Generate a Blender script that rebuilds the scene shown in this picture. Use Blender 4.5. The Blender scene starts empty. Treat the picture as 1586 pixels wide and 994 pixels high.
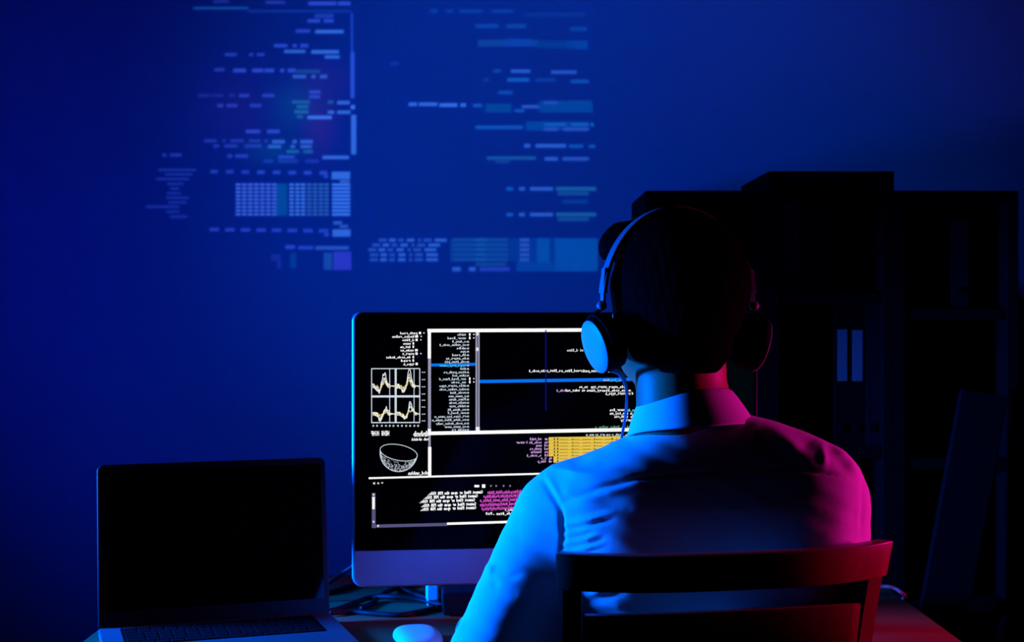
import bpy, bmesh, math, random
import numpy as np
from mathutils import Vector, Matrix

# ------------------------------------------------------------------ camera, light, exposure
SC = bpy.context.scene
COL = SC.collection
W, H = 1586, 994
FPX, CX, CY = 2203.0, 793.0, 482.0          # focal length in pixels, principal point
CZ = 1.22                                   # camera height above the floor
FLOOR = -CZ                                 # most coordinates below are relative to the camera height
DESK = -0.48                                # desk top
WALL = 3.10                                 # distance of the back wall

cam = bpy.data.cameras.new('camera')
cam.sensor_width = 36.0
cam.lens = FPX / W * 36.0
cam.shift_y = -(497.0 - CY) / W
cam.clip_start = 0.05
cam.dof.use_dof = True
cam.dof.focus_distance = 1.95
cam.dof.aperture_fstop = 8.0
camo = bpy.data.objects.new('camera', cam)
COL.objects.link(camo)
camo.location = (0, 0, CZ)
camo.rotation_euler = (math.pi / 2, 0, 0)
SC.camera = camo

SC.view_settings.view_transform = 'Standard'
SC.view_settings.look = 'None'
SC.view_settings.exposure = 0.0
SC.view_settings.gamma = 1.0
SC.view_settings.use_curve_mapping = False
try:
    SC.cycles.use_denoising = True
    SC.cycles.sample_clamp_indirect = 2.0
    SC.cycles.diffuse_bounces = 2
except Exception:
    pass

world = bpy.data.worlds.new('world')
SC.world = world
world.use_nodes = True
world.node_tree.nodes['Background'].inputs[0].default_value = (0.0, 0.0004, 0.0016, 1)
world.node_tree.nodes['Background'].inputs[1].default_value = 0.25


def spot(name, loc, target, watts, color, angle, blend, radius):
    l = bpy.data.lights.new(name, 'SPOT')
    l.energy = watts
    l.color = color
    l.spot_size = math.radians(angle)
    l.spot_blend = blend
    l.shadow_soft_size = radius
    o = bpy.data.objects.new(name, l)
    COL.objects.link(o)
    o.location = (loc[0], loc[1], loc[2] + CZ)
    d = Vector(target) - Vector(loc)
    o.rotation_euler = d.to_track_quat('-Z', 'Y').to_euler()
    return o


BLUE = (0.0, 0.10, 1.0)
spot('blue_key_light', (-1.30, 2.065, -0.14), (0.10, 2.07, -0.29), 700, BLUE, 46, 0.35, 0.11)
spot('blue_wall_wash', (0.16, 1.75, 1.36), (0.22, 3.1, 0.42), 25, (0.0, 0.072, 1.0), 76, 0.9, 0.10)  # added wash that brightens the wall; no ceiling lamp is known here
spot('blue_side_light', (-1.35, 1.95, -0.15), (-0.20, 3.1, 0.42), 16, (0.0, 0.010, 1.0), 120, 1.0, 0.16)
spot('blue_low_light', (-1.20, 1.95, -0.12), (0.62, 3.1, 0.50), 18, (0.0, 0.070, 1.0), 74, 0.9, 0.12)
spot('magenta_key_light', (1.50, 1.97, -0.19), (0.36, 1.85, -0.38), 56, (1.0, 0.006, 0.40), 52, 0.4, 0.10)
PROJ = Vector((-0.15, 0.95, 1.22))          # the projector's lens


# ------------------------------------------------------------------ helpers
def P(px, py, d):
    """point seen at pixel (px, py) at distance d (camera-relative height)"""
    return Vector(((px - CX) * d / FPX, d, (CY - py) * d / FPX))


def smooth01(t):
    t = np.clip(t, 0, 1)
    return t * t * (3 - 2 * t)


def nodes_of(m):
    m.use_nodes = True
    nt = m.node_tree
    return nt, nt.nodes['Principled BSDF']


def material(name, color, rough=0.5, metal=0.0, spec=0.5, noise=0.0, scale=20.0, stretch=(1, 1, 1), bump=0.0, bump_scale=200.0,
             dark=None, emit=None, strength=1.0, coat=0.0, sheen=0.0):
    m = bpy.data.materials.new(name)
    nt, b = nodes_of(m)
    b.inputs['Base Color'].default_value = (*color, 1)
    b.inputs['Roughness'].default_value = rough
    b.inputs['Metallic'].default_value = metal
    b.inputs['Specular IOR Level'].default_value = spec
    b.inputs['Coat Weight'].default_value = coat
    b.inputs['Sheen Weight'].default_value = sheen
    tc = nt.nodes.new('ShaderNodeTexCoord')
    if noise > 0:
        mp = nt.nodes.new('ShaderNodeMapping')
        mp.inputs['Scale'].default_value = stretch
        nz = nt.nodes.new('ShaderNodeTexNoise')
        nz.inputs['Scale'].default_value = scale
        nz.inputs['Detail'].default_value = 5
        rp = nt.nodes.new('ShaderNodeValToRGB')
        dk = dark or tuple(c * (1 - noise) for c in color)
        rp.color_ramp.elements[0].color = (*dk, 1)
        rp.color_ramp.elements[1].color = (*color, 1)
        rp.color_ramp.elements[0].position = 0.3
        rp.color_ramp.elements[1].position = 0.7
        nt.links.new(tc.outputs['Object'], mp.inputs['Vector'])
        nt.links.new(mp.outputs['Vector'], nz.inputs['Vector'])
        nt.links.new(nz.outputs['Fac'], rp.inputs['Fac'])
        nt.links.new(rp.outputs['Color'], b.inputs['Base Color'])
    if bump > 0:
        n2 = nt.nodes.new('ShaderNodeTexNoise')
        n2.inputs['Scale'].default_value = bump_scale
        n2.inputs['Detail'].default_value = 3
        bp = nt.nodes.new('ShaderNodeBump')
        bp.inputs['Strength'].default_value = bump
        bp.inputs['Distance'].default_value = 0.001
        nt.links.new(tc.outputs['Object'], n2.inputs['Vector'])
        nt.links.new(n2.outputs['Fac'], bp.inputs['Height'])
        nt.links.new(bp.outputs['Normal'], b.inputs['Normal'])
    if emit:
        b.inputs['Emission Color'].default_value = (*emit, 1)
        b.inputs['Emission Strength'].default_value = strength
    return m


def emission(name, color, strength=1.0):
    m = bpy.data.materials.new(name)
    m.use_nodes = True
    nt = m.node_tree
    nt.nodes.clear()
    e = nt.nodes.new('ShaderNodeEmission')
    e.inputs[0].default_value = (*color, 1)
    e.inputs[1].default_value = strength
    o = nt.nodes.new('ShaderNodeOutputMaterial')
    nt.links.new(e.outputs[0], o.inputs[0])
    return m


def tag(o, label=None, cat=None, group=None, kind=None):
    if label: o['label'] = label
    if cat: o['category'] = cat
    if group: o['group'] = group
    if kind: o['kind'] = kind
    return o


def empty(name, loc, rotz=0.0):
    o = bpy.data.objects.new(name, None)
    o.empty_display_size = 0.05
    COL.objects.link(o)
    o.location = loc
    o.rotation_euler = (0, 0, rotz)
    return o


def obj(name, bm, mats, parent=None, smooth=False, local=True):
    """link a bmesh as one mesh object; without a parent its coordinates are camera-relative"""
    me = bpy.data.meshes.new(name)
    bm.to_mesh(me)
    bm.free()
    for m in (mats if isinstance(mats, (list, tuple)) else [mats]):
        me.materials.append(m)
    if smooth:
        for p in me.polygons:
            p.use_smooth = True
        if smooth == 'auto':
            try:
                me.set_sharp_from_angle(angle=math.radians(35))
            except Exception:
                pass
    o = bpy.data.objects.new(name, me)
    COL.objects.link(o)
    if parent is not None:
        o.parent = parent
    else:
        o.location.z = CZ
    return o


def box(bm, lo, hi, bevel=0.0, mat=Matrix.Identity(4), seg=2, idx=0):
    lo, hi = Vector(lo), Vector(hi)
    tmp = bmesh.new()
    bmesh.ops.create_cube(tmp, size=1.0)
    c, s = (lo + hi) / 2, hi - lo
    for v in tmp.verts:
        v.co = Vector((v.co.x * s.x, v.co.y * s.y, v.co.z * s.z)) + c
    if bevel > 0:
        bmesh.ops.bevel(tmp, geom=tmp.edges[:] , offset=bevel, segments=seg, affect='EDGES', profile=0.5)
    merge(bm, tmp, mat, idx)


def merge(bm, tmp, mat=Matrix.Identity(4), idx=0):
    vs = {v: bm.verts.new(mat @ v.co) for v in tmp.verts}
    for f in tmp.faces:
        try:
            nf = bm.faces.new([vs[v] for v in f.verts])
            nf.material_index = idx
        except ValueError:
            pass
    tmp.free()


def prism(bm, outline, y0, y1, bevel=0.0, mat=Matrix.Identity(4), seg=3, idx=0):
    """outline in local (x, z), extruded from y0 to y1; bevel rounds the two rims"""
    tmp = bmesh.new()
    a = [tmp.verts.new((x, y0, z)) for x, z in outline]
    b = [tmp.verts.new((x, y1, z)) for x, z in outline]
    n = len(a)
    f0 = tmp.faces.new(a)
    f1 = tmp.faces.new(list(reversed(b)))
    for i in range(n):
        tmp.faces.new([a[(i + 1) % n], a[i], b[i], b[(i + 1) % n]])
    bmesh.ops.recalc_face_normals(tmp, faces=tmp.faces)
    if bevel > 0:
        bmesh.ops.bevel(tmp, geom=list(set(f0.edges) | set(f1.edges)), offset=bevel, segments=seg, affect='EDGES', profile=0.5)
    merge(bm, tmp, mat, idx)


def rounded_rect(x0, z0, x1, z1, r, n=6):
    pts = []
    rr = r if isinstance(r, (list, tuple)) else (r, r, r, r)     # bottom-left, bottom-right, top-right, top-left
    for (cx, cz, a0, q) in ((x0 + rr[0], z0 + rr[0], 180, rr[0]), (x1 - rr[1], z0 + rr[1], 270, rr[1]),
                            (x1 - rr[2], z1 - rr[2], 0, rr[2]), (x0 + rr[3], z1 - rr[3], 90, rr[3])):
        for i in range(n + 1):
            a = math.radians(a0 + 90 * i / n)
            pts.append((cx + q * math.cos(a), cz + q * math.sin(a)))
    return pts


def catmull(pts, n=8):
    pts = [Vector(p) for p in pts]
    out = []
    e = [pts[0] * 2 - pts[1]] + pts + [pts[-1] * 2 - pts[-2]]
    for i in range(1, len(e) - 2):
        p0, p1, p2, p3 = e[i - 1:i + 3]
        for k in range(n):
            t = k / n
            out.append(0.5 * ((2 * p1) + (p2 - p0) * t + (2 * p0 - 5 * p1 + 4 * p2 - p3) * t * t + (3 * p1 - p0 - 3 * p2 + p3) * t ** 3))
    out.append(pts[-1])
    return out


def tube(bm, path, r, seg=10, mat=Matrix.Identity(4), idx=0):
    rs = r if isinstance(r, (list, tuple)) else [r] * len(path)
    rings = []
    up = Vector((0.13, 0.21, 0.97))
    for i, p in enumerate(path):
        t = (path[min(i + 1, len(path) - 1)] - path[max(i - 1, 0)]).normalized()
        s = t.cross(up)
        if s.length < 1e-3:
            s = t.cross(Vector((1, 0, 0)))
        s.normalize()
        u = s.cross(t)
        up = u
        rings.append([bm.verts.new(mat @ (p + (s * math.cos(a) + u * math.sin(a)) * rs[i])) for a in [2 * math.pi * k / seg for k in range(seg)]])
    for a, b in zip(rings, rings[1:]):
        for k in range(seg):
            f = bm.faces.new([a[k], a[(k + 1) % seg], b[(k + 1) % seg], b[k]])
            f.material_index = idx
    bm.faces.new(list(reversed(rings[0]))).material_index = idx
    bm.faces.new(rings[-1]).material_index = idx


def strip(bm, path, sides, w, h, mat=Matrix.Identity(4), round_=0.0):
    """sweep a w (along side) x h box section along a path; sides = one side vector per point"""
    rings = []
    for i, p in enumerate(path):
        t = (path[min(i + 1, len(path) - 1)] - path[max(i - 1, 0)]).normalized()
        s = sides[i].normalized()
        u = t.cross(s).normalized()
        c = [(-.5, -.5), (.5, -.5), (.5, .5), (-.5, .5)]
        rings.append([bm.verts.new(mat @ (p + s * a * w + u * b * h)) for a, b in c])
    for a, b in zip(rings, rings[1:]):
        for k in range(4):
            bm.faces.new([a[k], a[(k + 1) % 4], b[(k + 1) % 4], b[k]])
    bm.faces.new(list(reversed(rings[0])))
    bm.faces.new(rings[-1])
    bmesh.ops.recalc_face_normals(bm, faces=bm.faces)


def lathe(bm, profile, axis, origin, seg=40, idx=0):
    """profile: (radius, height) pairs; axis = direction of the height"""
    n = Vector(axis).normalized()
    a = n.orthogonal().normalized()
    b = n.cross(a)
    o = Vector(origin)
    rings = []
    for r, h in profile:
        if r < 1e-6:
            rings.append([bm.verts.new(o + n * h)])
        else:
            rings.append([bm.verts.new(o + n * h + (a * math.cos(t) + b * math.sin(t)) * r) for t in [2 * math.pi * k / seg for k in range(seg)]])
    for p, q in zip(rings, rings[1:]):
        for k in range(seg):
            if len(p) == 1 and len(q) == 1:
                continue
            if len(p) == 1:
                f = bm.faces.new([p[0], q[k], q[(k + 1) % seg]])
            elif len(q) == 1:
                f = bm.faces.new([p[k], p[(k + 1) % seg], q[0]])
            else:
                f = bm.faces.new([p[k], p[(k + 1) % seg], q[(k + 1) % seg], q[k]])
            f.material_index = idx
    bmesh.ops.recalc_face_normals(bm, faces=bm.faces)


# ---- implicit surfaces: smooth unions of primitives, meshed with surface nets
class Field:
    def __init__(self, lo, hi, h):
        self.lo = np.array(lo, float)
        self.h = h
        self.n = [int(math.ceil((b - a) / h)) + 1 for a, b in zip(lo, hi)]
        self.d = np.ones(self.n, np.float32)
        self.ax = [(self.lo[i] + h * np.arange(self.n[i])).astype(np.float32) for i in range(3)]

    def _slice(self, lo, hi, m):
        s = []
        for i in range(3):
            a = int(max(0, math.floor((lo[i] - m - self.lo[i]) / self.h)))
            b = int(min(self.n[i], math.ceil((hi[i] + m - self.lo[i]) / self.h) + 1))
            s.append(slice(a, max(a, b)))
        g = np.meshgrid(*[self.ax[i][s[i]] for i in range(3)], indexing='ij', sparse=True)
        return tuple(s), g

    def _apply(self, s, v, k, sub):
        a = self.d[s]
        if sub:
            v = -v
            if k > 0:
                hh = np.maximum(k - np.abs(a - v), 0) / k
                self.d[s] = np.maximum(a, v) + hh * hh * k * 0.25
            else:
                self.d[s] = np.maximum(a, v)
        elif k > 0:
            hh = np.maximum(k - np.abs(a - v), 0) / k
            self.d[s] = np.minimum(a, v) - hh * hh * k * 0.25
        else:
            self.d[s] = np.minimum(a, v)

    def ellipsoid(self, c, r, k=0.02, rot=None, sub=False):
        R = max(r)
        s, (x, y, z) = self._slice([q - R for q in c], [q + R for q in c], k + 0.02)
        x, y, z = x - c[0], y - c[1], z - c[2]
        if rot is not None:
            m = np.array(rot.transposed())
            x, y, z = (m[0, 0] * x + m[0, 1] * y + m[0, 2] * z, m[1, 0] * x + m[1, 1] * y + m[1, 2] * z, m[2, 0] * x + m[2, 1] * y + m[2, 2] * z)
        q = np.sqrt((x / r[0]) ** 2 + (y / r[1]) ** 2 + (z / r[2]) ** 2)
        q2 = np.sqrt((x / r[0] ** 2) ** 2 + (y / r[1] ** 2) ** 2 + (z / r[2] ** 2) ** 2)
        self._apply(s, (q * (q - 1) / np.maximum(q2, 1e-5)).astype(np.float32), k, sub)

    def capsule(self, a, b, ra, rb=None, k=0.02, sub=False):
        rb = ra if rb is None else rb
        a, b = np.array(a, float), np.array(b, float)
        R = max(ra, rb)
        s, (x, y, z) = self._slice(np.minimum(a, b) - R, np.maximum(a, b) + R, k + 0.02)
        ba = b - a
        t = np.clip(((x - a[0]) * ba[0] + (y - a[1]) * ba[1] + (z - a[2]) * ba[2]) / max(ba.dot(ba), 1e-9), 0, 1)
        d = np.sqrt((x - a[0] - t * ba[0]) ** 2 + (y - a[1] - t * ba[1]) ** 2 + (z - a[2] - t * ba[2]) ** 2) - (ra + (rb - ra) * t)
        self._apply(s, d.astype(np.float32), k, sub)

    def loft(self, rows, k=0.02, n=2.4, yaw=0.0, pivot=0.0):
        """rows of (z, xc, yc, a, b), z rising"""
        r = np.array(rows)
        A, B = r[:, 3].max(), r[:, 4].max()
        s, (x, y, z) = self._slice([r[:, 1].min() - A, r[:, 2].min() - B - abs(yaw) * A, r[0, 0]], [r[:, 1].max() + A, r[:, 2].max() + B + abs(yaw) * A, r[-1, 0]], k + 0.02)
        zz = np.clip(z, r[0, 0], r[-1, 0])
        i = lambda c: np.interp(zz.ravel(), r[:, 0], r[:, c]).reshape(zz.shape)
        xc, yc, a, b = i(1), i(2), i(3), i(4)
        q = (np.abs((x - xc) / a) ** n + np.abs((y - yc - yaw * (x - pivot)) / b) ** n) ** (1 / n)
        d = (q - 1) * np.minimum(a, b)
        d = np.maximum(d, np.maximum(r[0, 0] - z, z - r[-1, 0]))
        self._apply(s, d.astype(np.float32), k, False)

    def cut(self, fn, k=0.0):
        g = np.meshgrid(*self.ax, indexing='ij', sparse=True)
        v = fn(*g).astype(np.float32)
        self.d = np.maximum(self.d, v)

    def mesh(self):
        d, h = self.d, self.h
        s = d < 0
        n = self.n
        c = np.zeros([q - 1 for q in n], np.int8)
        for i in (0, 1):
            for j in (0, 1):
                for k in (0, 1):
                    c += s[i:n[0] - 1 + i, j:n[1] - 1 + j, k:n[2] - 1 + k]
        mix = (c > 0) & (c < 8)
        cells = np.argwhere(mix)
        idx = np.full(mix.shape, -1, np.int64)
        idx[mix] = np.arange(len(cells))
        pos = np.zeros((len(cells), 3))
        cnt = np.zeros(len(cells))
        corners = [np.array(q) for q in np.ndindex(2, 2, 2)]
        for ca in corners:
            for axis in range(3):
                if ca[axis]:
                    continue
                cb = ca.copy()
                cb[axis] = 1
                pa, pb = cells + ca, cells + cb
                va, vb = d[tuple(pa.T)], d[tuple(pb.T)]
                m = (va < 0) != (vb < 0)
                t = va[m] / (va[m] - vb[m])
                pos[m] += ca + t[:, None] * (cb - ca)
                cnt[m] += 1
        v = self.lo + h * (cells + pos / cnt[:, None])
        quads = []
        for axis in range(3):
            sl0 = [slice(None)] * 3
            sl1 = [slice(None)] * 3
            sl0[axis] = slice(0, n[axis] - 1)
            sl1[axis] = slice(1, n[axis])
            a, b = s[tuple(sl0)], s[tuple(sl1)]
            e = np.argwhere(a != b)
            u, w = (axis + 1) % 3, (axis + 2) % 3
            ok = (e[:, u] > 0) & (e[:, w] > 0) & (e[:, u] < n[u] - 1) & (e[:, w] < n[w] - 1)
            e = e[ok]
            flip = a[tuple(e.T)]
            q = []
            for du, dw in ((-1, -1), (0, -1), (0, 0), (-1, 0)):
                ee = e.copy()
                ee[:, u] += du
                ee[:, w] += dw
                q.append(idx[tuple(ee.T)])
            q = np.stack(q, 1)
            q[~flip] = q[~flip][:, ::-1]
            quads.append(q)
        return v, np.concatenate(quads)


def vertex_normals(v, q):
    n = np.zeros_like(v)
    fn = np.cross(v[q[:, 2]] - v[q[:, 0]], v[q[:, 3]] - v[q[:, 1]])
    for i in range(4):
        np.add.at(n, q[:, i], fn)
    return n / np.maximum(np.linalg.norm(n, axis=1), 1e-12)[:, None]


def relax(v, q, it=2, f=0.5):
    for _ in range(it):
        acc = np.zeros_like(v)
        cnt = np.zeros(len(v))
        for i in range(4):
            for j in (1, 3):
                np.add.at(acc, q[:, i], v[q[:, (i + j) % 4]])
                np.add.at(cnt, q[:, i], 1)
        v = v + f * (acc / cnt[:, None] - v)
    return v


def net_obj(name, v, q, mat, parent=None):
    me = bpy.data.meshes.new(name)
    me.from_pydata(v.tolist(), [], q.tolist())
    me.materials.append(mat)
    me.polygons.foreach_set('use_smooth', [True] * len(me.polygons))
    me.update()
    o = bpy.data.objects.new(name, me)
    COL.objects.link(o)
    if parent is not None:
        o.parent = parent
    return o


# ------------------------------------------------------------------ materials
M = {
    'wall': material('painted_wall', (0.72, 0.72, 0.72), 0.9, spec=0.1, noise=0.05, scale=1.5, bump=0.05, bump_scale=400),
    'floor': material('dark_floor', (0.010, 0.009, 0.008), 0.6, noise=0.4, scale=3, stretch=(1, 12, 1)),
    'ceiling': material('ceiling_paint', (0.10, 0.10, 0.10), 0.9, noise=0.05, scale=2),
    'desk': material('brown_wood_desk', (0.25, 0.12, 0.048), 0.6, spec=0.05, noise=0.18, scale=6, stretch=(1, 9, 9)),
    'chair': material('red_brown_chair_wood', (0.36, 0.05, 0.030), 0.34, spec=0.35, coat=0.0, noise=0.25, scale=9, stretch=(7, 7, 1)),
    'shelf': material('black_brown_shelf', (0.003, 0.0028, 0.003), 0.8, spec=0.04, noise=0.3, scale=8, stretch=(1, 1, 8)),
    'binder': material('black_binder_card', (0.003, 0.003, 0.003), 0.8, spec=0.03, noise=0.2, scale=40),
    'binder_grey': material('dark_grey_binder_card', (0.008, 0.008, 0.010), 0.8, spec=0.03, noise=0.2, scale=40),
    'paper': material('binder_spine_paper', (0.15, 0.155, 0.165), 0.9, spec=0.1, noise=0.08, scale=30),
    'board': material('dark_board', (0.004, 0.0035, 0.005), 0.7, spec=0.05, noise=0.2, scale=6),
    'alu': material('brushed_aluminium', (0.55, 0.55, 0.56), 0.42, 0.75, noise=0.05, scale=60, stretch=(1, 1, 20)),
    'chin': material('silver_chin_metal', (0.30, 0.30, 0.31), 0.45, 0.7, noise=0.05, scale=60, stretch=(1, 1, 20)),
    'alu_dark': material('laptop_aluminium', (0.20, 0.20, 0.21), 0.45, 0.75, noise=0.05, scale=60),
    'glass': material('black_screen_glass', (0.001, 0.001, 0.0012), 0.10, spec=0.012, noise=0.1, scale=4),
    'laptop_glass': material('laptop_screen_glass', (0.0006, 0.0006, 0.0008), 0.05, spec=0.14, noise=0.1, scale=4),
    'bezel': material('black_bezel', (0.002, 0.002, 0.002), 0.35, spec=0.2, noise=0.1, scale=30),
    'key': material('black_key_plastic', (0.003, 0.003, 0.0035), 0.6, spec=0.08, noise=0.1, scale=60),
    'white': material('white_plastic', (0.82, 0.82, 0.82), 0.35, noise=0.03, scale=30),
    'rubber': material('black_cable_rubber', (0.004, 0.004, 0.005), 0.6, spec=0.25, noise=0.1, scale=80),
    'redcable': material('pale_cable_rubber', (0.55, 0.32, 0.3), 0.5, noise=0.1, scale=80),
    'blackbox': material('black_plastic', (0.006, 0.006, 0.007), 0.5, spec=0.25, noise=0.1, scale=50),
    'shirt': material('light_cotton_shirt', (0.70, 0.71, 0.73), 0.85, spec=0.15, noise=0.03, scale=60, bump=0.12, bump_scale=900),
    'skin': material('skin', (0.42, 0.14, 0.05), 0.5, spec=0.3, noise=0.08, scale=30, bump=0.08, bump_scale=500),
    'hair': material('black_hair', (0.001, 0.0009, 0.0009), 0.85, spec=0.01, noise=0.4, scale=90, stretch=(1, 1, 0.2), bump=0.5, bump_scale=260),
    'trousers': material('dark_trousers', (0.012, 0.012, 0.016), 0.9, spec=0.1, noise=0.2, scale=80),
    'shoe': material('black_shoe_leather', (0.01, 0.01, 0.01), 0.4, noise=0.2, scale=40),
    'hp': material('grey_headphone_plastic', (0.17, 0.17, 0.18), 0.45, noise=0.05, scale=50),
    'hp_plate': material('pale_headphone_plate', (0.40, 0.40, 0.41), 0.5, noise=0.03, scale=50),
    'hp_black': material('black_headphone_foam', (0.003, 0.003, 0.003), 0.85, spec=0.03, noise=0.2, scale=90),
    'hp_cable': material('headphone_cable', (0.10, 0.10, 0.12), 0.5, noise=0.1, scale=80),
    'metal': material('steel', (0.5, 0.5, 0.5), 0.35, 0.9, noise=0.05, scale=50),
    'lens': material('lamp_black', (0.02, 0.02, 0.02), 0.5, noise=0.1, scale=40),
}
E = {
    'white': emission('screen_white', (1.0, 1.0, 1.0), 1.0),
    'soft': emission('screen_soft_white', (0.62, 0.70, 0.78), 1.0),
    'dim': emission('screen_grey_violet', (0.09, 0.085, 0.20), 1.0),
    'grey': emission('screen_grey', (0.30, 0.30, 0.42), 1.0),
    'blue': emission('screen_blue', (0.002, 0.16, 0.85), 1.0),
    'cyan': emission('screen_cyan', (0.12, 0.75, 0.95), 1.0),
    'yellow': emission('screen_yellow', (0.80, 0.55, 0.07), 1.0),
    'yellow_text': emission('screen_yellow_text', (0.85, 0.68, 0.18), 1.0),
    'lilac': emission('screen_lilac', (0.60, 0.36, 0.72), 1.0),
    'magenta': emission('screen_magenta', (0.58, 0.07, 0.50), 1.0),
    'green': emission('screen_green', (0.10, 0.30, 0.16), 1.0),
    'faint': emission('screen_faint_blue', (0.003, 0.003, 0.085), 1.0),
    'tint': emission('screen_dark_teal', (0.0002, 0.0016, 0.0036), 1.0),
    'dark': emission('screen_black_ink', (0.012, 0.008, 0.004), 1.0),
}
EK = list(E)

# ------------------------------------------------------------------ room
bm = bmesh.new()
box(bm, (-4.5, WALL, FLOOR), (4.5, WALL + 0.12, 1.48))
tag(obj('wall_back', bm, M['wall']), kind='structure')
bm = bmesh.new()
box(bm, (-4.5, -1.0, FLOOR - 0.1), (4.5, WALL, FLOOR))
tag(obj('floor', bm, M['floor']), kind='structure')
bm = bmesh.new()
box(bm, (-4.5, -1.0, 1.48), (4.5, WALL + 0.12, 1.58))
tag(obj('ceiling', bm, M['ceiling']), kind='structure')
bm = bmesh.new()
box(bm, (-4.5, WALL - 0.015, FLOOR), (4.5, WALL, FLOOR + 0.09), 0.004)
tag(obj('baseboard_back', bm, M['wall']), kind='structure')

# ------------------------------------------------------------------ bookcase behind the desk
def bookcase():
    y0, y1 = 2.75, 3.075
    r = empty('bookcase', ((1000 + 1578) / 2 / FPX * y0 - CX * y0 / FPX, (y0 + y1) / 2, 0))
    tag(r, 'black open bookcase with a taller middle column against the blue wall', 'bookcase')
    ox = r.location.x
    xs = [(p - CX) * y0 / FPX for p in (1000, 1190, 1385, 1578)]
    top = (CY - 295) * y0 / FPX
    mid = (CY - 265) * y0 / FPX
    T = 0.022
    def part(name, lo, hi, bev=0.002, m='shelf'):
        b = bmesh.new()
        box(b, (lo[0] - ox, lo[1] - r.location.y, lo[2] + CZ), (hi[0] - ox, hi[1] - r.location.y, hi[2] + CZ), bev)
        return obj(name, b, M[m], r)
    cols = [(xs[0], xs[1], top), (xs[1], xs[2], mid), (xs[2], xs[3], top)]
    for i, (a, b, t) in enumerate(cols):
        part('side_panel', (a, y0, FLOOR), (a + T, y1, t))
        part('side_panel', (b - T, y0, FLOOR), (b, y1, t))
        part('top_panel', (a + T, y0, t - T), (b - T, y1, t))
        part('back_panel', (a + T, y1 - 0.008, FLOOR + 0.05), (b - T, y1, t - T), 0)
        for z in ((0.034, -0.262, -0.56, -0.86, FLOOR + 0.07) if i == 1 else (0.005, -0.285, -0.56, -0.86, FLOOR + 0.07)):
            part('shelf', (a + T, y0 + 0.004, z - T), (b - T, y1 - 0.008, z))
        if i == 0:
            part('divider', (a + 0.055, y0 + 0.01, 0.005), (a + 0.07, y1 - 0.008, t - T))
    return y0, T, xs, top, mid


BY, BT, BX, BTOP, BMID = bookcase()


def binder(x0, x1, z0, h, mat, label, strip_=None, group='ring binders in the bookcase'):
    y0 = BY + 0.03
    r = empty('ring_binder', ((x0 + x1) / 2, y0 + 0.12, z0 + CZ))
    tag(r, label, 'binder', group)
    w = (x1 - x0) / 2
    b = bmesh.new()
    prism(b, rounded_rect(-w, 0, w, h, 0.004), -0.12, -0.115, 0.0015)
    obj('spine', b, M[mat], r)
    for s in (-1, 1):
        b = bmesh.new()
        box(b, (s * w - (0.003 if s > 0 else 0), -0.115, 0), (s * w + (0 if s > 0 else 0.003), 0.12, h), 0.001)
        obj('cover', b, M[mat], r)
    b = bmesh.new()
    box(b, (-w + 0.005, -0.105, 0.006), (w - 0.005, 0.11, h - 0.012))
    obj('page_block', b, M['binder_grey'], r)
    if strip_:
        b = bmesh.new()
        box(b, (-strip_[0] / 2, -0.1215, strip_[1]), (strip_[0] / 2, -0.1195, strip_[2]), 0.0004)
        tag(obj('spine_label', b, M['paper'], r), 'pale rectangular paper label on the spine')
    b = bmesh.new()
    lathe(b, [(0.0001, 0), (0.007, 0), (0.009, 0.002), (0.007, 0.003), (0.0001, 0.003)], (0, -1, 0), (0, -0.12, 0.035), 16)
    obj('finger_ring', b, M['binder'], r, True)


def bx(px):
    return (px - CX) * (BY + 0.03) / FPX


ZB = -0.262
zl = lambda py: (CY - py) * (BY + 0.03) / FPX
binder(bx(1293), bx(1316), ZB, 0.272, 'binder', 'black ring binder with pale spine label, left of the labelled pair', (0.019, zl(590) - ZB, zl(510) - ZB))
binder(bx(1317), bx(1339), ZB, 0.272, 'binder', 'black ring binder with pale spine label, right of the labelled pair', (0.020, zl(590) - ZB, zl(511) - ZB))
binder(bx(1340), bx(1366), ZB, 0.278, 'binder_grey', 'dark grey binder without label, right of the two labelled binders')
binder(bx(1206), bx(1238), 0.034, 0.205, 'binder_grey', 'dark grey binder at left end of the tall column top shelf')
binder(bx(1240), bx(1281), 0.034, 0.205, 'binder', 'wide black binder on the tall column top shelf')
binder(bx(1474), bx(1500), 0.005, 0.175, 'binder_grey', 'dark grey binder alone in the right column of the bookcase')

# leaning board at the far right
r = empty('leaning_board', P(1480, 700, 2.73).xy.to_3d() + Vector((0, -0.05, 0)))
tag(r, 'dark narrow panel leaning sideways in front of the bookcase right column', 'panel')
RB = Matrix.Rotation(math.radians(11), 4, 'Y') @ Matrix.Rotation(math.radians(-1.5), 4, 'X')
b = bmesh.new()
prism(b, rounded_rect(-0.045, 0.01, 0.045, 1.085, 0.008), -0.009, 0.009, 0.002, Matrix.Translation((-0.16, 0, 0)) @ RB)
obj('panel', b, M['board'], r)
b = bmesh.new()
prism(b, rounded_rect(-0.05, 0.0, 0.05, 0.012, 0.003), -0.012, 0.012, 0.002, Matrix.Translation((-0.16, 0, 0.01)) @ RB)
obj('edge_strip', b, M['binder'], r)

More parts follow.
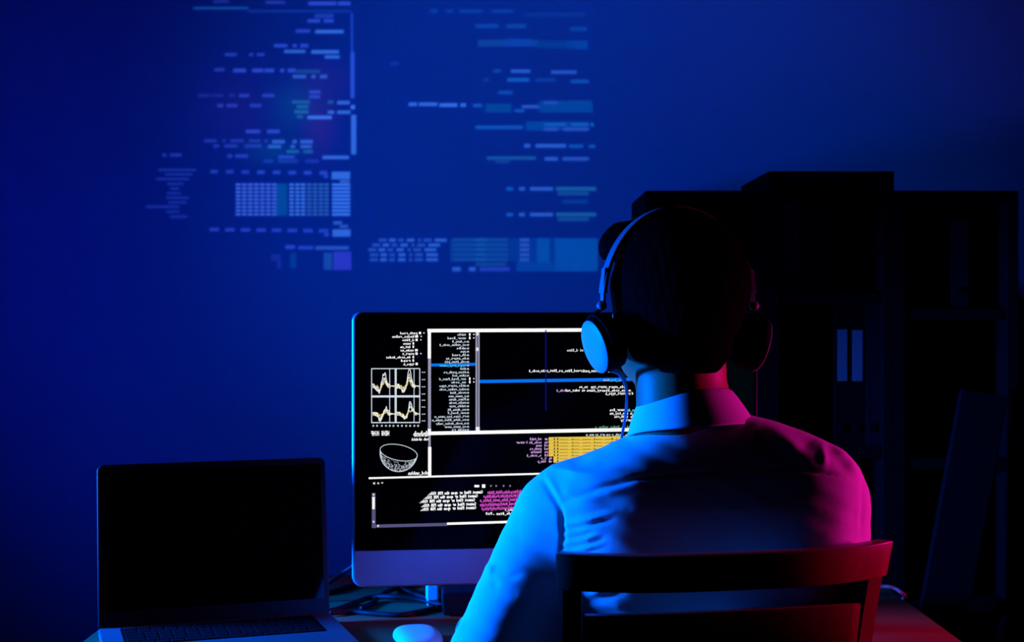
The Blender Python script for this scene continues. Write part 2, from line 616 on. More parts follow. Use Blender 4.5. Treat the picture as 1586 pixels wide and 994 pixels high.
# ------------------------------------------------------------------ desk
DX0, DX1, DY0, DY1 = -0.625, 0.655, 1.87, 2.59
r = empty('desk', ((DX0 + DX1) / 2, (DY0 + DY1) / 2, 0))
tag(r, 'brown wooden desk carrying the laptop, monitor and mouse', 'desk')
hx, hy, tz = (DX1 - DX0) / 2, (DY1 - DY0) / 2, DESK + CZ
b = bmesh.new()
box(b, (-hx, -hy, tz - 0.028), (hx, hy, tz), 0.003)
obj('desktop', b, M['desk'], r)
for sx in (-1, 1):
    for sy in (-1, 1):
        b = bmesh.new()
        box(b, (sx * (hx - 0.05) - 0.022, sy * (hy - 0.05) - 0.022, 0), (sx * (hx - 0.05) + 0.022, sy * (hy - 0.05) + 0.022, tz - 0.028), 0.003)
        obj('leg', b, M['desk'], r)
for sy in (-1, 1):
    b = bmesh.new()
    box(b, (-hx + 0.075, sy * (hy - 0.05) - 0.01, tz - 0.088), (hx - 0.075, sy * (hy - 0.05) + 0.01, tz - 0.028), 0.002)
    obj('apron', b, M['desk'], r)

# ------------------------------------------------------------------ all-in-one monitor
ML = Vector((-0.2497, 2.218, 0))
MR = Vector((0.396, 2.293, 0))
MU = (MR - ML).normalized()
MN = Vector((MU.y, -MU.x, 0))              # towards the viewer
MW = (MR - ML).length
MTOP, MBOT = -0.001, -0.431
MC = (ML + MR) / 2
MA = math.atan2(MU.y, MU.x)
mon = empty('desktop_monitor', (MC.x, MC.y, DESK + CZ), MA)
tag(mon, 'large all-in-one monitor showing code and graphs, silver chin', 'monitor')
zt, zb = MTOP - DESK, MBOT - DESK            # local heights above the desk
hw = MW / 2
b = bmesh.new()
prism(b, rounded_rect(-hw, zb, hw, zt, (0.018, 0.018, 0.014, 0.014), 8), 0.0, 0.012, 0.0035, seg=4)
# bulged back
tmp = bmesh.new()
rings = []
for f, y in ((1.0, 0.010), (0.94, 0.018), (0.8, 0.028), (0.55, 0.037), (0.25, 0.042)):
    zc = (zt + zb) / 2
    rings.append([tmp.verts.new((x * f, y, zc + (z - zc) * f)) for x, z in rounded_rect(-hw + 0.004, zb + 0.004, hw - 0.004, zt - 0.004, 0.02, 6)])
for q, p in zip(rings, rings[1:]):
    for k in range(len(q)):
        tmp.faces.new([q[k], q[(k + 1) % len(q)], p[(k + 1) % len(q)], p[k]])
tmp.faces.new(rings[-1])
bmesh.ops.recalc_face_normals(tmp, faces=tmp.faces)
merge(b, tmp)
obj('housing', b, M['alu'], mon, 'auto')
CH = 0.0575                                  # chin height
b = bmesh.new()
prism(b, rounded_rect(-hw + 0.0045, zb + CH, hw - 0.002, zt - 0.0015, (0.0005, 0.0005, 0.012, 0.012), 6), -0.0012, 0.002)
obj('screen_glass', b, M['glass'], mon)
b = bmesh.new()
prism(b, rounded_rect(-hw + 0.0046, zb + 0.003, hw - 0.003, zb + CH - 0.0004, (0.015, 0.015, 0.0005, 0.0005), 6), -0.0006, 0.002, 0.0003)
obj('chin_panel', b, M['chin'], mon)
b = bmesh.new()                              # stand: neck and curved foot of one bent plate
strip(b, [Vector(p) for p in ((0, 0.052, 0.20), (0, 0.070, 0.10), (0, 0.076, 0.04), (0, 0.066, 0.012), (0, 0.03, 0.0045), (0, -0.05, 0.004), (0, -0.10, 0.004))],
      [Vector((1, 0, 0))] * 7, 0.19, 0.008)
obj('stand', b, M['alu_dark'], mon, 'auto')
b = bmesh.new()
box(b, (-0.045, 0.036, 0.16), (0.045, 0.062, 0.24), 0.005)
obj('hinge_block', b, M['alu'], mon)


def screen_uv(px, py):
    """pixel -> monitor-local (x, z) on the plane of the glass"""
    d = Vector(((px - CX) / FPX, 1.0, (CY - py) / FPX))
    p0 = MC + MN * 0.0016
    t = p0.dot(MN) / d.dot(MN)
    q = d * t
    return (q - MC).dot(MU), q.z - DESK


SB = bmesh.new()
YS = -0.0016


def s_poly(pts, key, y=YS):
    vs = [SB.verts.new((u, y, z)) for u, z in pts]
    f = SB.faces.new(vs)
    f.material_index = EK.index(key)
    f.normal_update()
    if f.normal.y > 0:
        f.normal_flip()


def s_rect(x0, y0, x1, y1, key, y=YS, slope=0.0):
    """pixel rectangle; slope = pixels the right end rises"""
    s_poly([screen_uv(x0, y1), screen_uv(x1, y1 - slope), screen_uv(x1, y0 - slope), screen_uv(x0, y0)], key, y)


def s_line(pts, w, key, y=YS):
    p = [screen_uv(*q) for q in pts]
    w = w * 0.00101 / 2
    for (a, c) in zip(p, p[1:]):
        dx, dz = c[0] - a[0], c[1] - a[1]
        l = math.hypot(dx, dz) or 1
        nx, nz = -dz / l * w, dx / l * w
        s_poly([(a[0] + nx, a[1] + nz), (a[0] - nx, a[1] - nz), (c[0] - nx, c[1] - nz), (c[0] + nx, c[1] + nz)], key, y)


GLYPHS = {}


def glyph(ch):
    if ch not in GLYPHS:
        cu = bpy.data.curves.new('glyph', 'FONT')
        cu.body = ch
        cu.resolution_u = 1
        cu.offset = 0.032
        o = bpy.data.objects.new('glyph', cu)
        COL.objects.link(o)
        bpy.context.view_layer.update()
        dg = bpy.context.evaluated_depsgraph_get()
        me = o.evaluated_get(dg).to_mesh()
        GLYPHS[ch] = ([(v.co.x, v.co.y) for v in me.vertices], [tuple(p.vertices) for p in me.polygons])
        bpy.data.objects.remove(o)
        bpy.data.curves.remove(cu)
    return GLYPHS[ch]


def s_text(x0, x1, yc, h, text, key, y=YS):
    """mirrored writing filling pixels x0..x1 around row yc, h = capital height in pixels"""
    n = max(len(text), 1)
    cw = (x1 - x0) / n
    slope = (yc - CY) * -0.0000525 * (x1 - x0) / 1.0
    for i, ch in enumerate(text):
        if ch == ' ':
            continue
        vs, fs = glyph(ch)
        if not vs:
            continue
        gx0, gx1 = min(v[0] for v in vs), max(v[0] for v in vs)
        gw = max(gx1 - gx0, 0.25)
        cx = x1 - (i + 0.5) * cw                       # mirrored: the first letter stands rightmost
        dy = -(x1 - cx) * (yc - CY) * -0.000115
        pts = [screen_uv(cx - ((v[0] - (gx0 + gx1) / 2) / gw * cw * 0.92), yc + dy + h / 2 - v[1] / 0.70 * h) for v in vs]
        nv = [SB.verts.new((u, y, z)) for u, z in pts]
        for f in fs:
            try:
                nf = SB.faces.new([nv[k] for k in f])
                nf.material_index = EK.index(key)
            except ValueError:
                pass


rnd = random.Random(7)
POOL = 'data_list_main_node_index_value_code_item_path_read_line_send_table_start_type_key_name_user_load_func_'


def filler(w, cw=2.75):
    n = max(2, int(round(w / cw)))
    k = rnd.randrange(len(POOL) - 1)
    return (POOL * 3)[k:k + n].strip('_ ') or 'ab'


c1 = lambda x: 540 + x * .2313
r1 = lambda y: 470 + y * .2313
c2 = lambda x: 540 + x * .3019
r2 = lambda y: 650 + y * .3019
c3 = lambda x: 740 + x * .2818
r3 = lambda y: 480 + y * .2818
# frame bars and one painted reflection
SL = 0.0
s_rect(662, 509.2, 1150, 514.6, 'white', slope=2.0)
s_rect(662.5, 512, 667.5, 555, 'white')
s_rect(663, 555, 667.5, 664, 'grey')
s_rect(662.5, 664, 667.5, 674, 'white')
s_rect(663.5, 674, 667, 692, 'grey')
s_rect(663, 692, 668, 737, 'white')
s_rect(736.6, 514, 739.2, 667, 'grey')
s_rect(740.4, 514, 742.8, 667, 'grey')
s_rect(736.6, 514, 742.6, 519.5, 'white')
s_rect(736.6, 538, 742.6, 543.5, 'white')
s_rect(736.8, 661, 743, 667, 'white')
s_rect(667, 668.2, 1150, 673.6, 'white', slope=9.0)
s_rect(571, 739, 1150, 741.8, 'white', slope=15)
s_rect(668, 563, 737, 567.4, 'blue', slope=1.2)
s_rect(742.5, 588.2, 985, 593.2, 'blue', slope=3.6)
s_rect(844, 511, 846.8, 636, 'faint')  # dim reflection in the glass, drawn as a glowing strip
# dark teal page at the far side of the screen
s_rect(1118, 516, 1168, 662, 'tint', slope=1.0)
# left list
for (y, a, bb, ia, ib, dot) in ((197, 345, 460, 470, 485, 503), (220, 290, 440, 445, 465, 485), (243, 358, 440, 448, 462, 483), (267, 365, 415, 428, 438, 0),
                                (289, 345, 415, 428, 438, 0), (312, 345, 435, 445, 462, 0), (335, 360, 440, 447, 462, 483), (358, 250, 415, 428, 438, 0),
                                (381, 350, 415, 428, 438, 0), (404, 365, 440, 448, 463, 0)):
    s_text(c1(a), c1(bb), r1(y), 3.6, filler((bb - a) * .2313), 'white')
    s_rect(c1(ia), r1(y) - 1.8, c1(ib), r1(y) + 1.8, 'white')
    if dot:
        s_rect(c1(dot) - .8, r1(y) - .9, c1(dot) + 1.2, r1(y) + .9, 'soft')
s_rect(c1(458), r1(350), c1(474), r1(364), 'faint')
# graph grid
for x, w in ((154, 1.3), (315, 3.0), (275, 1.1), (438, 1.1), (476, 1.4)):
    s_line([(c1(x), r1(434)), (c1(x), r1(798))], w, 'soft')
for y, w in ((436, 1.4), (622, 3.2), (797, 1.6)):
    s_line([(c1(152), r1(y)), (c1(478), r1(y) - .2)], w, 'soft')
for y in (458, 507, 555, 603, 645, 690, 738, 783):
    s_text(c1(488), c1(515), r1(y), 2.6, 'oo', 'soft')
for x in (165, 190, 222, 250, 275, 300, 330, 357, 385, 412, 440, 465):
    s_text(c1(x - 8), c1(x + 8), r1(818), 3.2, '0', 'soft')


def trace(x0, x1, base, peak_x, peak_h, dip_x, dip_h, seed, amp):
    q = random.Random(seed)
    for layer in range(4):
        pts = []
        n = 34
        for i in range(n + 1):
            x = x0 + (x1 - x0) * i / n
            y = base - peak_h * (1 - .24 * layer) * math.exp(-((x - peak_x) / 19) ** 2) + dip_h * (1 - .2 * layer) * math.exp(-((x - dip_x) / 20) ** 2)
            y += q.uniform(-1, 1) * amp * (1.0 if x < peak_x + 40 else .25)
            pts.append((c1(x), r1(y)))
        s_line(pts, 0.9, ('white', 'soft', 'white', 'yellow_text')[layer] if layer else 'white')


trace(160, 310, 553, 236, 92, 206, 45, 1, 17)
trace(322, 474, 553, 404, 110, 372, 45, 2, 17)
trace(160, 310, 738, 247, 42, 214, 44, 3, 15)
trace(322, 474, 738, 413, 82, 380, 42, 4, 14)
# bold words under the graphs
s_text(c2(115), c2(209), r2(68), 7.0, 'HEHI HUHF', 'white')
s_text(c2(330), c2(412), r2(70), 8.0, 'dnhmb', 'white')
s_text(c2(322), c2(412), r2(98), 4.2, 'nuh mbdnhi', 'white')
# bowl plot
BCX, BCY = c2(257), r2(168)
rim = []
for i in range(49):
    a = 2 * math.pi * i / 48
    ex, ey = 97 * .3019 * math.cos(a), 40 * .3019 * math.sin(a)
    t = math.radians(11)
    rim.append((BCX + ex * math.cos(t) - ey * math.sin(t), BCY + ex * math.sin(t) + ey * math.cos(t)))
s_line(rim, 1.0, 'soft')
side = []
for i in range(25):
    a = math.pi * (0.02 + 0.96 * i / 24)
    ex, ey = 96 * .3019 * math.cos(a), 98 * .3019 * math.sin(a)
    t = math.radians(11 - 6 * math.sin(a))
    side.append((BCX + ex * math.cos(t) - ey * math.sin(t), BCY + ex * math.sin(t) + ey * math.cos(t)))
s_line(side, 1.0, 'soft')
for _ in range(620):
    a = rnd.uniform(0.04, math.pi - 0.04)
    lo_, hi_ = 40 * math.sin(a), 97 * math.sin(a)
    ex, ey = 96 * .3019 * math.cos(a), (lo_ + (hi_ - lo_) * math.sqrt(rnd.random())) * .3019
    t = math.radians(10)
    x, y = BCX + ex * math.cos(t) - ey * math.sin(t), BCY + ex * math.sin(t) + ey * math.cos(t)
    s_rect(x - .38, y - .38, x + .38, y + .38, 'soft')
s_text(c2(305), c2(410), r2(271), 5.2, 'mhd_unbhn', 'white')
# file list
for (y, a) in ((207, 728), (230, 662), (253, 693), (275, 607), (298, 722), (320, 748), (343, 693), (366, 650), (388, 643), (412, 607), (435, 748), (458, 635),
               (480, 695), (503, 607), (525, 687), (548, 607), (572, 607), (595, 680), (618, 668), (640, 672), (662, 672), (685, 672), (708, 662), (730, 662),
               (753, 575), (776, 558), (800, 587), (822, 640), (843, 690)):
    hl = y == 412
    s_text(c1(a), c1(786), r1(y) , 3.5, filler((786 - a) * .2313), 'cyan' if hl else 'soft')
    if y in (207, 230, 503, 525):
        s_rect(c1(806), r1(y) - 2, c1(816), r1(y) + 2, 'white')
        s_rect(c1(834), r1(y) - .8, c1(842), r1(y) + .8, 'white')
    else:
        s_text(c1(790), c1(806), r1(y), 3.6, 'n', 'soft')
# code page
for (y, spans, key) in ((128, [(585, 632)], 'soft'), (147, [(570, 624), (630, 640)], 'soft'), (220, [(490, 552), (563, 580), (588, 645), (652, 690)], 'soft'),
                        (275, [(665, 700)], 'white'), (332, [(280, 455), (458, 570), (573, 775)], 'white'), (383, [(690, 722)], 'white'), (384, [(724, 800)], 'cyan'),
                        (421, [(557, 604), (620, 700), (700, 810)], 'white'), (440, [(480, 560), (572, 590), (598, 680), (682, 812), (828, 842)], 'white'),
                        (441, [(432, 480)], 'lilac'), (457, [(700, 818), (828, 838), (846, 856)], 'white'), (547, [(725, 806)], 'white'), (548, [(812, 905)], 'cyan'),
                        (566, [(725, 806), (814, 826), (838, 905)], 'white'), (584, [(750, 806), (818, 826), (840, 900)], 'white'), (603, [(785, 880)], 'white'),
                        (640, [(645, 780), (790, 860)], 'green'), (684, [(595, 640), (645, 700), (706, 730), (735, 800), (810, 880)], 'soft')):
    for a, bb in spans:
        s_text(c3(a), c3(bb), r3(y), 3.9, filler((bb - a) * .2818), key)
# yellow table
for i, y in enumerate((707, 725, 743, 760.5, 778.5, 796, 813, 830)):
    a = 390 if i < 6 else 416
    s_rect(c3(a), r3(y) - 2.35, c3(1030), r3(y) + 2.35, 'yellow', slope=2.4)
    for xx in (418, 436, 520, 640, 735, 760):
        if xx > a + 8:
            s_rect(c3(xx), r3(y) - 1.2, c3(xx + (7 if xx in (418, 436, 735) else 3)), r3(y) + 1.6, 'dark', YS - 0.0002)
    for xx in range(450, 980, 62):
        s_text(c3(xx), c3(xx + 46), r3(y) + .4, 2.4, '------', 'dark', YS - 0.0002)
for (y, sp) in ((707, [(285, 350), (366, 386)]), (726, [(210, 258), (266, 274), (282, 352), (366, 386)]), (743, [(318, 352), (366, 386)]), (761, [(285, 350), (366, 386)]),
                (778, [(290, 350), (366, 386)]), (797, [(268, 350), (366, 386)]), (813, [(346, 378), (390, 410)]), (830, [(328, 376), (390, 410)])):
    for a, bb in sp:
        s_text(c3(a), c3(bb), r3(y), 3.9, filler((bb - a) * .2818), 'lilac')
s_text(c3(445), c3(610), r3(862), 4.0, filler(46), 'yellow_text')
# output pane
s_text(c2(124), c2(138), r2(323), 4, 'x', 'white')
s_text(c2(146), c2(158), r2(323), 4, 'o', 'white')
s_text(c2(166), c2(178), r2(322), 3, 'v', 'white')
s_rect(c2(119), r2(375), c2(138), r2(555), 'dim')
s_rect(c2(121), r2(395), c2(134), r2(458), 'white', YS - .0002)
s_rect(c2(123), r2(379), c2(133), r2(388), 'soft', YS - .0002)
s_rect(c2(123), r2(518), c2(133), r2(527), 'soft', YS - .0002)
s_rect(c2(119), r2(538), c2(505), r2(554), 'dim', slope=3.0)
s_rect(c2(148), r2(539), c2(155), r2(549), 'white', YS - .0002)
s_rect(c2(504), r2(527), c2(1060), r2(539), 'white', slope=5)
s_rect(c2(645), r2(334), c2(670), r2(346), 'white')
s_rect(c2(684), r2(331), c2(701), r2(349), 'white')
for x in (730, 757, 795, 828):
    s_text(c2(x - 6), c2(x + 6), r2(337), 4, 'v', 'grey')
for (y, a, bb) in ((369, 405, 688), (389, 385, 662), (409, 362, 648), (430, 370, 654), (449, 366, 654)):
    s_text(c2(a), c2(bb), r2(y), 4.6, 'Cannot find or open the PDB file.', 'white')
    s_text(c2(a) + .35, c2(bb) + .35, r2(y), 4.6, 'Cannot find or open the PDB file.', 'white', YS - .0001)
for (y, a) in ((361, 712), (381, 690), (402, 672), (423, 672), (443, 682)):
    s_text(c2(a), c2(a) + 96, r2(y), 4.7, filler(96, 2.5), 'magenta')
    s_text(c2(a) + .6, c2(a) + 96.6, r2(y) + .5, 4.7, filler(96, 2.5), 'magenta', YS - .0001)
s_text(c2(800), c2(860), r2(459), 3.8, filler(18), 'white')
s_text(c2(702), c2(750), r2(479), 4.4, '.0x0', 'white')
s_text(c2(758), c2(872), r2(477), 4.4, filler(34), 'white')
obj('display_image', SB, [E[k] for k in EK], mon)

# ------------------------------------------------------------------ laptop
LL = Vector((-0.606, 2.083, 0))
LR = Vector((-0.281, 2.195, 0))
LA = math.atan2(LR.y - LL.y, LR.x - LL.x)
LC = (LL + LR) / 2
lap = empty('laptop', (LC.x, LC.y, DESK + CZ), LA)
tag(lap, 'open laptop with a dark blank screen at the left end of the desk', 'laptop')
lw = (LR - LL).length / 2
b = bmesh.new()
tmpm = Matrix.Rotation(math.radians(-90), 4, 'X')
prism(b, rounded_rect(-lw, -0.236, lw, 0.006, 0.012), -0.0155, -0.0015, 0.002, tmpm)
obj('base', b, M['alu_dark'], lap, 'auto')
b = bmesh.new()
prism(b, rounded_rect(-lw + 0.03, -0.125, lw - 0.03, -0.012, 0.003), -0.0158, -0.015, 0, tmpm)
kb = obj('keyboard', b, M['bezel'], lap)
kmesh = None
for row in range(6):
    n = 14 if row < 5 else 10
    kh = 0.0165 if row else 0.010
    y = -0.0175 - (0 if row == 0 else 0.0125 + 0.0187 * (row - 1)) - kh / 2
    x = -lw + 0.033
    span = 2 * lw - 0.066
    ws = [span / 14] * 14 if row < 5 else [span / 14] * 4 + [span / 14 * 4.5] + [span / 14 * 1.1] * 5
    if row in (1, 2, 3, 4):
        ws = [w * 0.97 for w in ws]
        ws[0 if row > 1 else -1] += span - sum(ws)
    tot = sum(ws)
    for w in ws:
        w = w * span / tot
        b = bmesh.new()
        prism(b, rounded_rect(-w / 2 + 0.0012, -kh / 2, w / 2 - 0.0012, kh / 2, 0.0015, 3), -0.0009, 0, 0.0003, tmpm, 1)
        k = obj('key', b, M['key'], kb)
        k.location = (x + w / 2, y, 0.0158)
        x += w
b = bmesh.new()
prism(b, rounded_rect(-0.052, -0.222, 0.052, -0.138, 0.004), -0.0158, -0.015, 0, tmpm)
obj('trackpad', b, M['alu_dark'], lap)
LT = Matrix.Translation((0, 0.0, 0.014)) @ Matrix.Rotation(math.radians(-9), 4, 'X')
LH = 0.240
b = bmesh.new()
prism(b, rounded_rect(-lw, 0.0, lw, LH, (0.004, 0.004, 0.010, 0.010)), 0.0, 0.006, 0.0015, LT)
lid = obj('lid', b, M['blackbox'], lap, 'auto')
b = bmesh.new()
prism(b, rounded_rect(-lw + 0.001, 0.001, lw - 0.001, LH - 0.001, (0.004, 0.004, 0.009, 0.009)), -0.0008, 0.001, 0, LT)
obj('bezel', b, M['bezel'], lid)
b = bmesh.new()
prism(b, rounded_rect(-lw + 0.008, 0.024, lw - 0.008, LH - 0.010, 0.001), -0.0012, 0.001, 0, LT)
obj('screen', b, M['laptop_glass'], lid)
b = bmesh.new()
tube(b, [Vector((-lw + 0.03, 0.004, 0.013)), Vector((lw - 0.03, 0.004, 0.013))], 0.0045, 12)
obj('hinge', b, M['bezel'], lap, True)

# ------------------------------------------------------------------ mouse
mo = empty('computer_mouse', (-0.136, 2.050, DESK + CZ), math.radians(14))
tag(mo, 'small white wireless mouse on the desk between laptop and arm', 'mouse')


def mouse_shell(z0, z1, sx, sy, dome):
    bb = bmesh.new()
    n, rings = 36, []
    for i in range(9):
        f = i / 8
        rr = math.cos(f * math.pi / 2 * 0.98)
        rr = rr ** 0.45 if dome else 1 - 0.0 * f
        z = z0 + (z1 - z0) * math.sin(f * math.pi / 2)
        ring = []
        for k in range(n):
            a = 2 * math.pi * k / n
            ca, sa = math.cos(a), math.sin(a)
            x = sx * math.copysign(abs(ca) ** 0.72, ca) * rr
            y = sy * math.copysign(abs(sa) ** 0.8, sa) * rr
            ring.append(bb.verts.new((x, y, z - (y / sy) ** 2 * 0.004 * f)))
        rings.append(ring)
    for q, p in zip(rings, rings[1:]):
        for k in range(n):
            bb.faces.new([q[k], q[(k + 1) % n], p[(k + 1) % n], p[k]])
    bb.faces.new(rings[-1])
    bb.faces.new(list(reversed(rings[0])))
    return bb


bb = bmesh.new()
lathe(bb, [(0.0001, 0), (0.022, 0), (0.026, 0.004), (0.029, 0.0095), (0.0001, 0.0095)], (0, 0, 1), (0, 0, 0), 32)
for v in bb.verts:
    v.co.y *= 1.75
obj('base', bb, M['alu'], mo, 'auto')
obj('shell', mouse_shell(0.009, 0.0235, 0.034, 0.056, True), M['white'], mo, 'auto')

# ------------------------------------------------------------------ cables and small box under the monitor
def cable(name, pts, r, mat, label, group=None, cat='cable'):
    bb = bmesh.new()
    tube(bb, catmull(pts, 8), r, 10)
    return tag(obj(name, bb, M[mat], None, True), label, cat, group)


zc = DESK + 0.0042
def D(px, py, dz=0.0):
    """point on the desk top (raised by dz) seen at the pixel"""
    d = -(DESK + 0.004 + dz) * FPX / (py - CY)
    return P(px, py, d)


cable('cable', [Vector((-0.35, 2.34, -0.475)), P(515, 898, 2.36), P(532, 886, 2.37), P(552, 872, 2.36), Vector((-0.2, 2.33, -0.36))], 0.0042, 'rubber',
      'black cable rising behind the lower left corner of the monitor', 'black cables behind the laptop')
cable('cable', [Vector((-0.38, 2.38, -0.4755)), D(505, 918), D(530, 911), D(556, 905), D(600, 905), D(650, 922), D(700, 935)], 0.0042, 'rubber',
      'uppermost black cable lying on the desk from laptop to monitor', 'black cables behind the laptop')
cable('cable', [D(492, 948), D(520, 944), D(545, 935), D(575, 925, .004), D(610, 924, .008), D(650, 929, .004), D(690, 938)], 0.0045, 'rubber',
      'black cable arching across the desk between laptop and monitor foot', 'black cables behind the laptop')
cable('cable', [D(510, 949, .002), D(545, 947), D(580, 950), D(620, 952), D(655, 946), D(695, 937)], 0.0042, 'rubber',
      'lowest black cable sagging towards the laptop on the desk', 'black cables behind the laptop')
cable('cable', [D(560, 942), D(578, 932), D(592, 920, .006), D(618, 910), D(650, 903), D(690, 900)], 0.004, 'rubber',
      'short black cable crossing over the others under the monitor', 'black cables behind the laptop')
cable('cable', [D(655, 905), D(664, 915, .004), D(674, 930, .004), D(690, 940)], 0.0035, 'rubber',
      'black cable hanging beside the small white adapter', 'black cables behind the laptop')
ad = empty('power_adapter', (-0.131, 2.335, DESK + CZ), 0.1)
tag(ad, 'small pale power adapter under the monitor chin', 'adapter')
bb = bmesh.new()
box(bb, (-0.010, -0.02, 0), (0.010, 0.02, 0.055), 0.003)
obj('case', bb, M['white'], ad)
bb = bmesh.new()
tube(bb, [Vector((0, -0.004, 0.053)), Vector((0, -0.004, 0.064))], 0.004, 10)
obj('plug', bb, M['blackbox'], ad, True)
hd = empty('external_drive', (-0.073, 2.29, DESK + CZ), 0.08)
tag(hd, 'black box on the desk below the monitor, beside the pale adapter', 'drive')
bb = bmesh.new()
box(bb, (-0.040, -0.055, 0.002), (0.040, 0.055, 0.034), 0.004)
obj('case', bb, M['blackbox'], hd)
for sx in (-1, 1):
    bb = bmesh.new()
    lathe(bb, [(0.0001, 0), (0.005, 0), (0.005, 0.0025), (0.0001, 0.0025)], (0, 0, 1), (sx * 0.028, -0.03, 0), 14)
    obj('foot', bb, M['rubber'], hd)
cable('cable', [D(1325, 918), D(1352, 913, .005), P(1370, 908, 2.315), P(1386, 911, 2.30), P(1398, 919, 2.29), D(1404, 925, .001), Vector((0.648, 2.36, -0.4758))], 0.0030, 'redcable',
      'thin pale cable looping on the right end of the desk')

# ------------------------------------------------------------------ chair
CU = Vector((0.430 - 0.048, 1.615 - 1.53, 0)).normalized()
CA = math.atan2(CU.y, CU.x)
KS = 1.055                       # chair placed a little further in, same apparent size
ch = empty('dining_chair', (0.239 * KS, 1.572 * KS, 0), CA)
tag(ch, 'red-brown wooden chair with slatted back behind the seated person', 'chair')
RT = CZ - 0.260 * KS                       # top of the rail above the floor
LEAN = math.tan(math.radians(13))


def bow(x, depth=0.024):
    return -depth * (1 - abs(x / 0.19) ** 3)


def slat(name, z0, z1, half, thick, depth, dx_top=0.0):
    bb = bmesh.new()
    n = 22
    rings = []
    for i in range(n + 1):
        x = -half + 2 * half * i / n
        y = bow(x, depth)
        tx, ty = 1.0, depth * 3 * x * abs(x) / 0.19 ** 3
        l = math.hypot(tx, ty)
        nx, ny = -ty / l * thick / 2, tx / l * thick / 2
        ring = []
        for (s, z) in ((-1, z0), (1, z0), (1, z1), (-1, z1)):
            off = (RT - z) * LEAN
            taper = 1.0 + dx_top * (z - z0) / (z1 - z0)
            ring.append(bb.verts.new(((x + s * nx) * taper, y + s * ny + off, z)))
        rings.append(ring)
    for a, c in zip(rings, rings[1:]):
        for k in range(4):
            bb.faces.new([a[k], a[(k + 1) % 4], c[(k + 1) % 4], c[k]])
    bb.faces.new(list(reversed(rings[0])))
    bb.faces.new(rings[-1])
    bmesh.ops.recalc_face_normals(bb, faces=bb.faces)
    bmesh.ops.bevel(bb, geom=[e for e in bb.edges if e.calc_face_angle(0) > 0.9], offset=0.002, segments=2, affect='EDGES', profile=0.5)
    return obj(name, bb, M['chair'], ch, 'auto')


slat('top_rail', RT - 0.0435, RT, 0.199, 0.022, 0.040, 0.018)
slat('back_slat', RT - 0.132, RT - 0.074, 0.171, 0.014, 0.016)
slat('back_slat', RT - 0.243, RT - 0.191, 0.169, 0.014, 0.016)
for s in (-1, 1):
    bb = bmesh.new()
    pts = [Vector((s * 0.184, 0.006 + 0.036 * LEAN, RT - 0.036)), Vector((s * 0.180, 0.006 + 0.12 * LEAN, RT - 0.12)), Vector((s * 0.177, 0.006 + 0.30 * LEAN, RT - 0.30)),
           Vector((s * 0.178, 0.006 + 0.46 * LEAN, RT - 0.46)), Vector((s * 0.180, 0.095, 0.25)), Vector((s * 0.182, 0.05, 0.0))]
    strip(bb, catmull(pts, 5), [Vector((math.cos(0.28), s * math.sin(0.28), 0))] * 26, 0.021, 0.029)
    obj('leg', bb, M['chair'], ch, 'auto')
    bb = bmesh.new()
    strip(bb, [Vector((s * 0.19, 0.475, 0.435)), Vector((s * 0.192, 0.48, 0.2)), Vector((s * 0.19, 0.485, 0))], [Vector((1, 0, 0))] * 3, 0.034, 0.034)
    obj('leg', bb, M['chair'], ch)
    bb = bmesh.new()
    box(bb, (s * 0.184 - 0.009, 0.14, 0.385), (s * 0.184 + 0.009, 0.46, 0.432), 0.002)
    obj('seat_rail', bb, M['chair'], ch)
    bb = bmesh.new()
    box(bb, (s * 0.184 - 0.008, 0.12, 0.19), (s * 0.184 + 0.008, 0.465, 0.215), 0.003)
    obj('stretcher', bb, M['chair'], ch)
bb = bmesh.new()
prism(bb, rounded_rect(-0.205, 0.098, 0.205, 0.515, 0.03), -0.452, -0.432, 0.005, tmpm)
obj('seat', bb, M['chair'], ch, 'auto')

# ------------------------------------------------------------------ person
per_loc = Vector((0.235, 1.75, 0))
C = Vector((0.207, 1.775, 0.023))           # head centre
YAW = math.radians(15)
HF = Vector((-math.sin(YAW), math.cos(YAW), 0))      # the way the face points
HR = Vector((math.cos(YAW), math.sin(YAW), 0))       # towards the right ear
HROT = Matrix((HR, HF, Vector((0, 0, 1)))).transposed()


def hd_(r_, f_, u_):
    return tuple(C + HR * r_ + HF * f_ + Vector((0, 0, u_)))


SL_ = (0.0635, 1.812, -0.269)
SR_ = (0.386, 1.796, -0.246)
EL_ = (-0.0614, 1.775, -0.516)
ER_ = (0.400, 1.815, -0.475)
WL_ = (0.040, 1.975, -0.385)
WR_ = (0.285, 2.075, -0.392)
HIPL, HIPR = (0.15, 1.76, -0.665), (0.32, 1.77, -0.665)
KNL, KNR = (0.10, 2.18, -0.655), (0.36, 2.19, -0.655)
ANL, ANR = (0.10, 2.10, -1.13), (0.36, 2.11, -1.13)

BODY_YAW = -0.04
torso_rows = [(-0.775, 0.235, 1.755, 0.165, 0.125), (-0.68, 0.235, 1.755, 0.168, 0.12), (-0.55, 0.238, 1.775, 0.150, 0.086), (-0.45, 0.242, 1.782, 0.154, 0.082),
              (-0.36, 0.243, 1.783, 0.174, 0.088), (-0.29, 0.243, 1.785, 0.186, 0.108), (-0.235, 0.241, 1.789, 0.189, 0.106), (-0.196, 0.245, 1.792, 0.182, 0.092),
              (-0.1745, 0.2635, 1.794, 0.150, 0.082), (-0.160, 0.2665, 1.796, 0.123, 0.075), (-0.150, 0.2625, 1.797, 0.104, 0.069), (-0.140, 0.248, 1.798, 0.084, 0.062),
              (-0.130, 0.235, 1.799, 0.062, 0.058), (-0.112, 0.222, 1.800, 0.050, 0.054)]


def shrink(rows, k):
    return [(z, x, y, a - k, b_ - k) for z, x, y, a, b_ in rows]


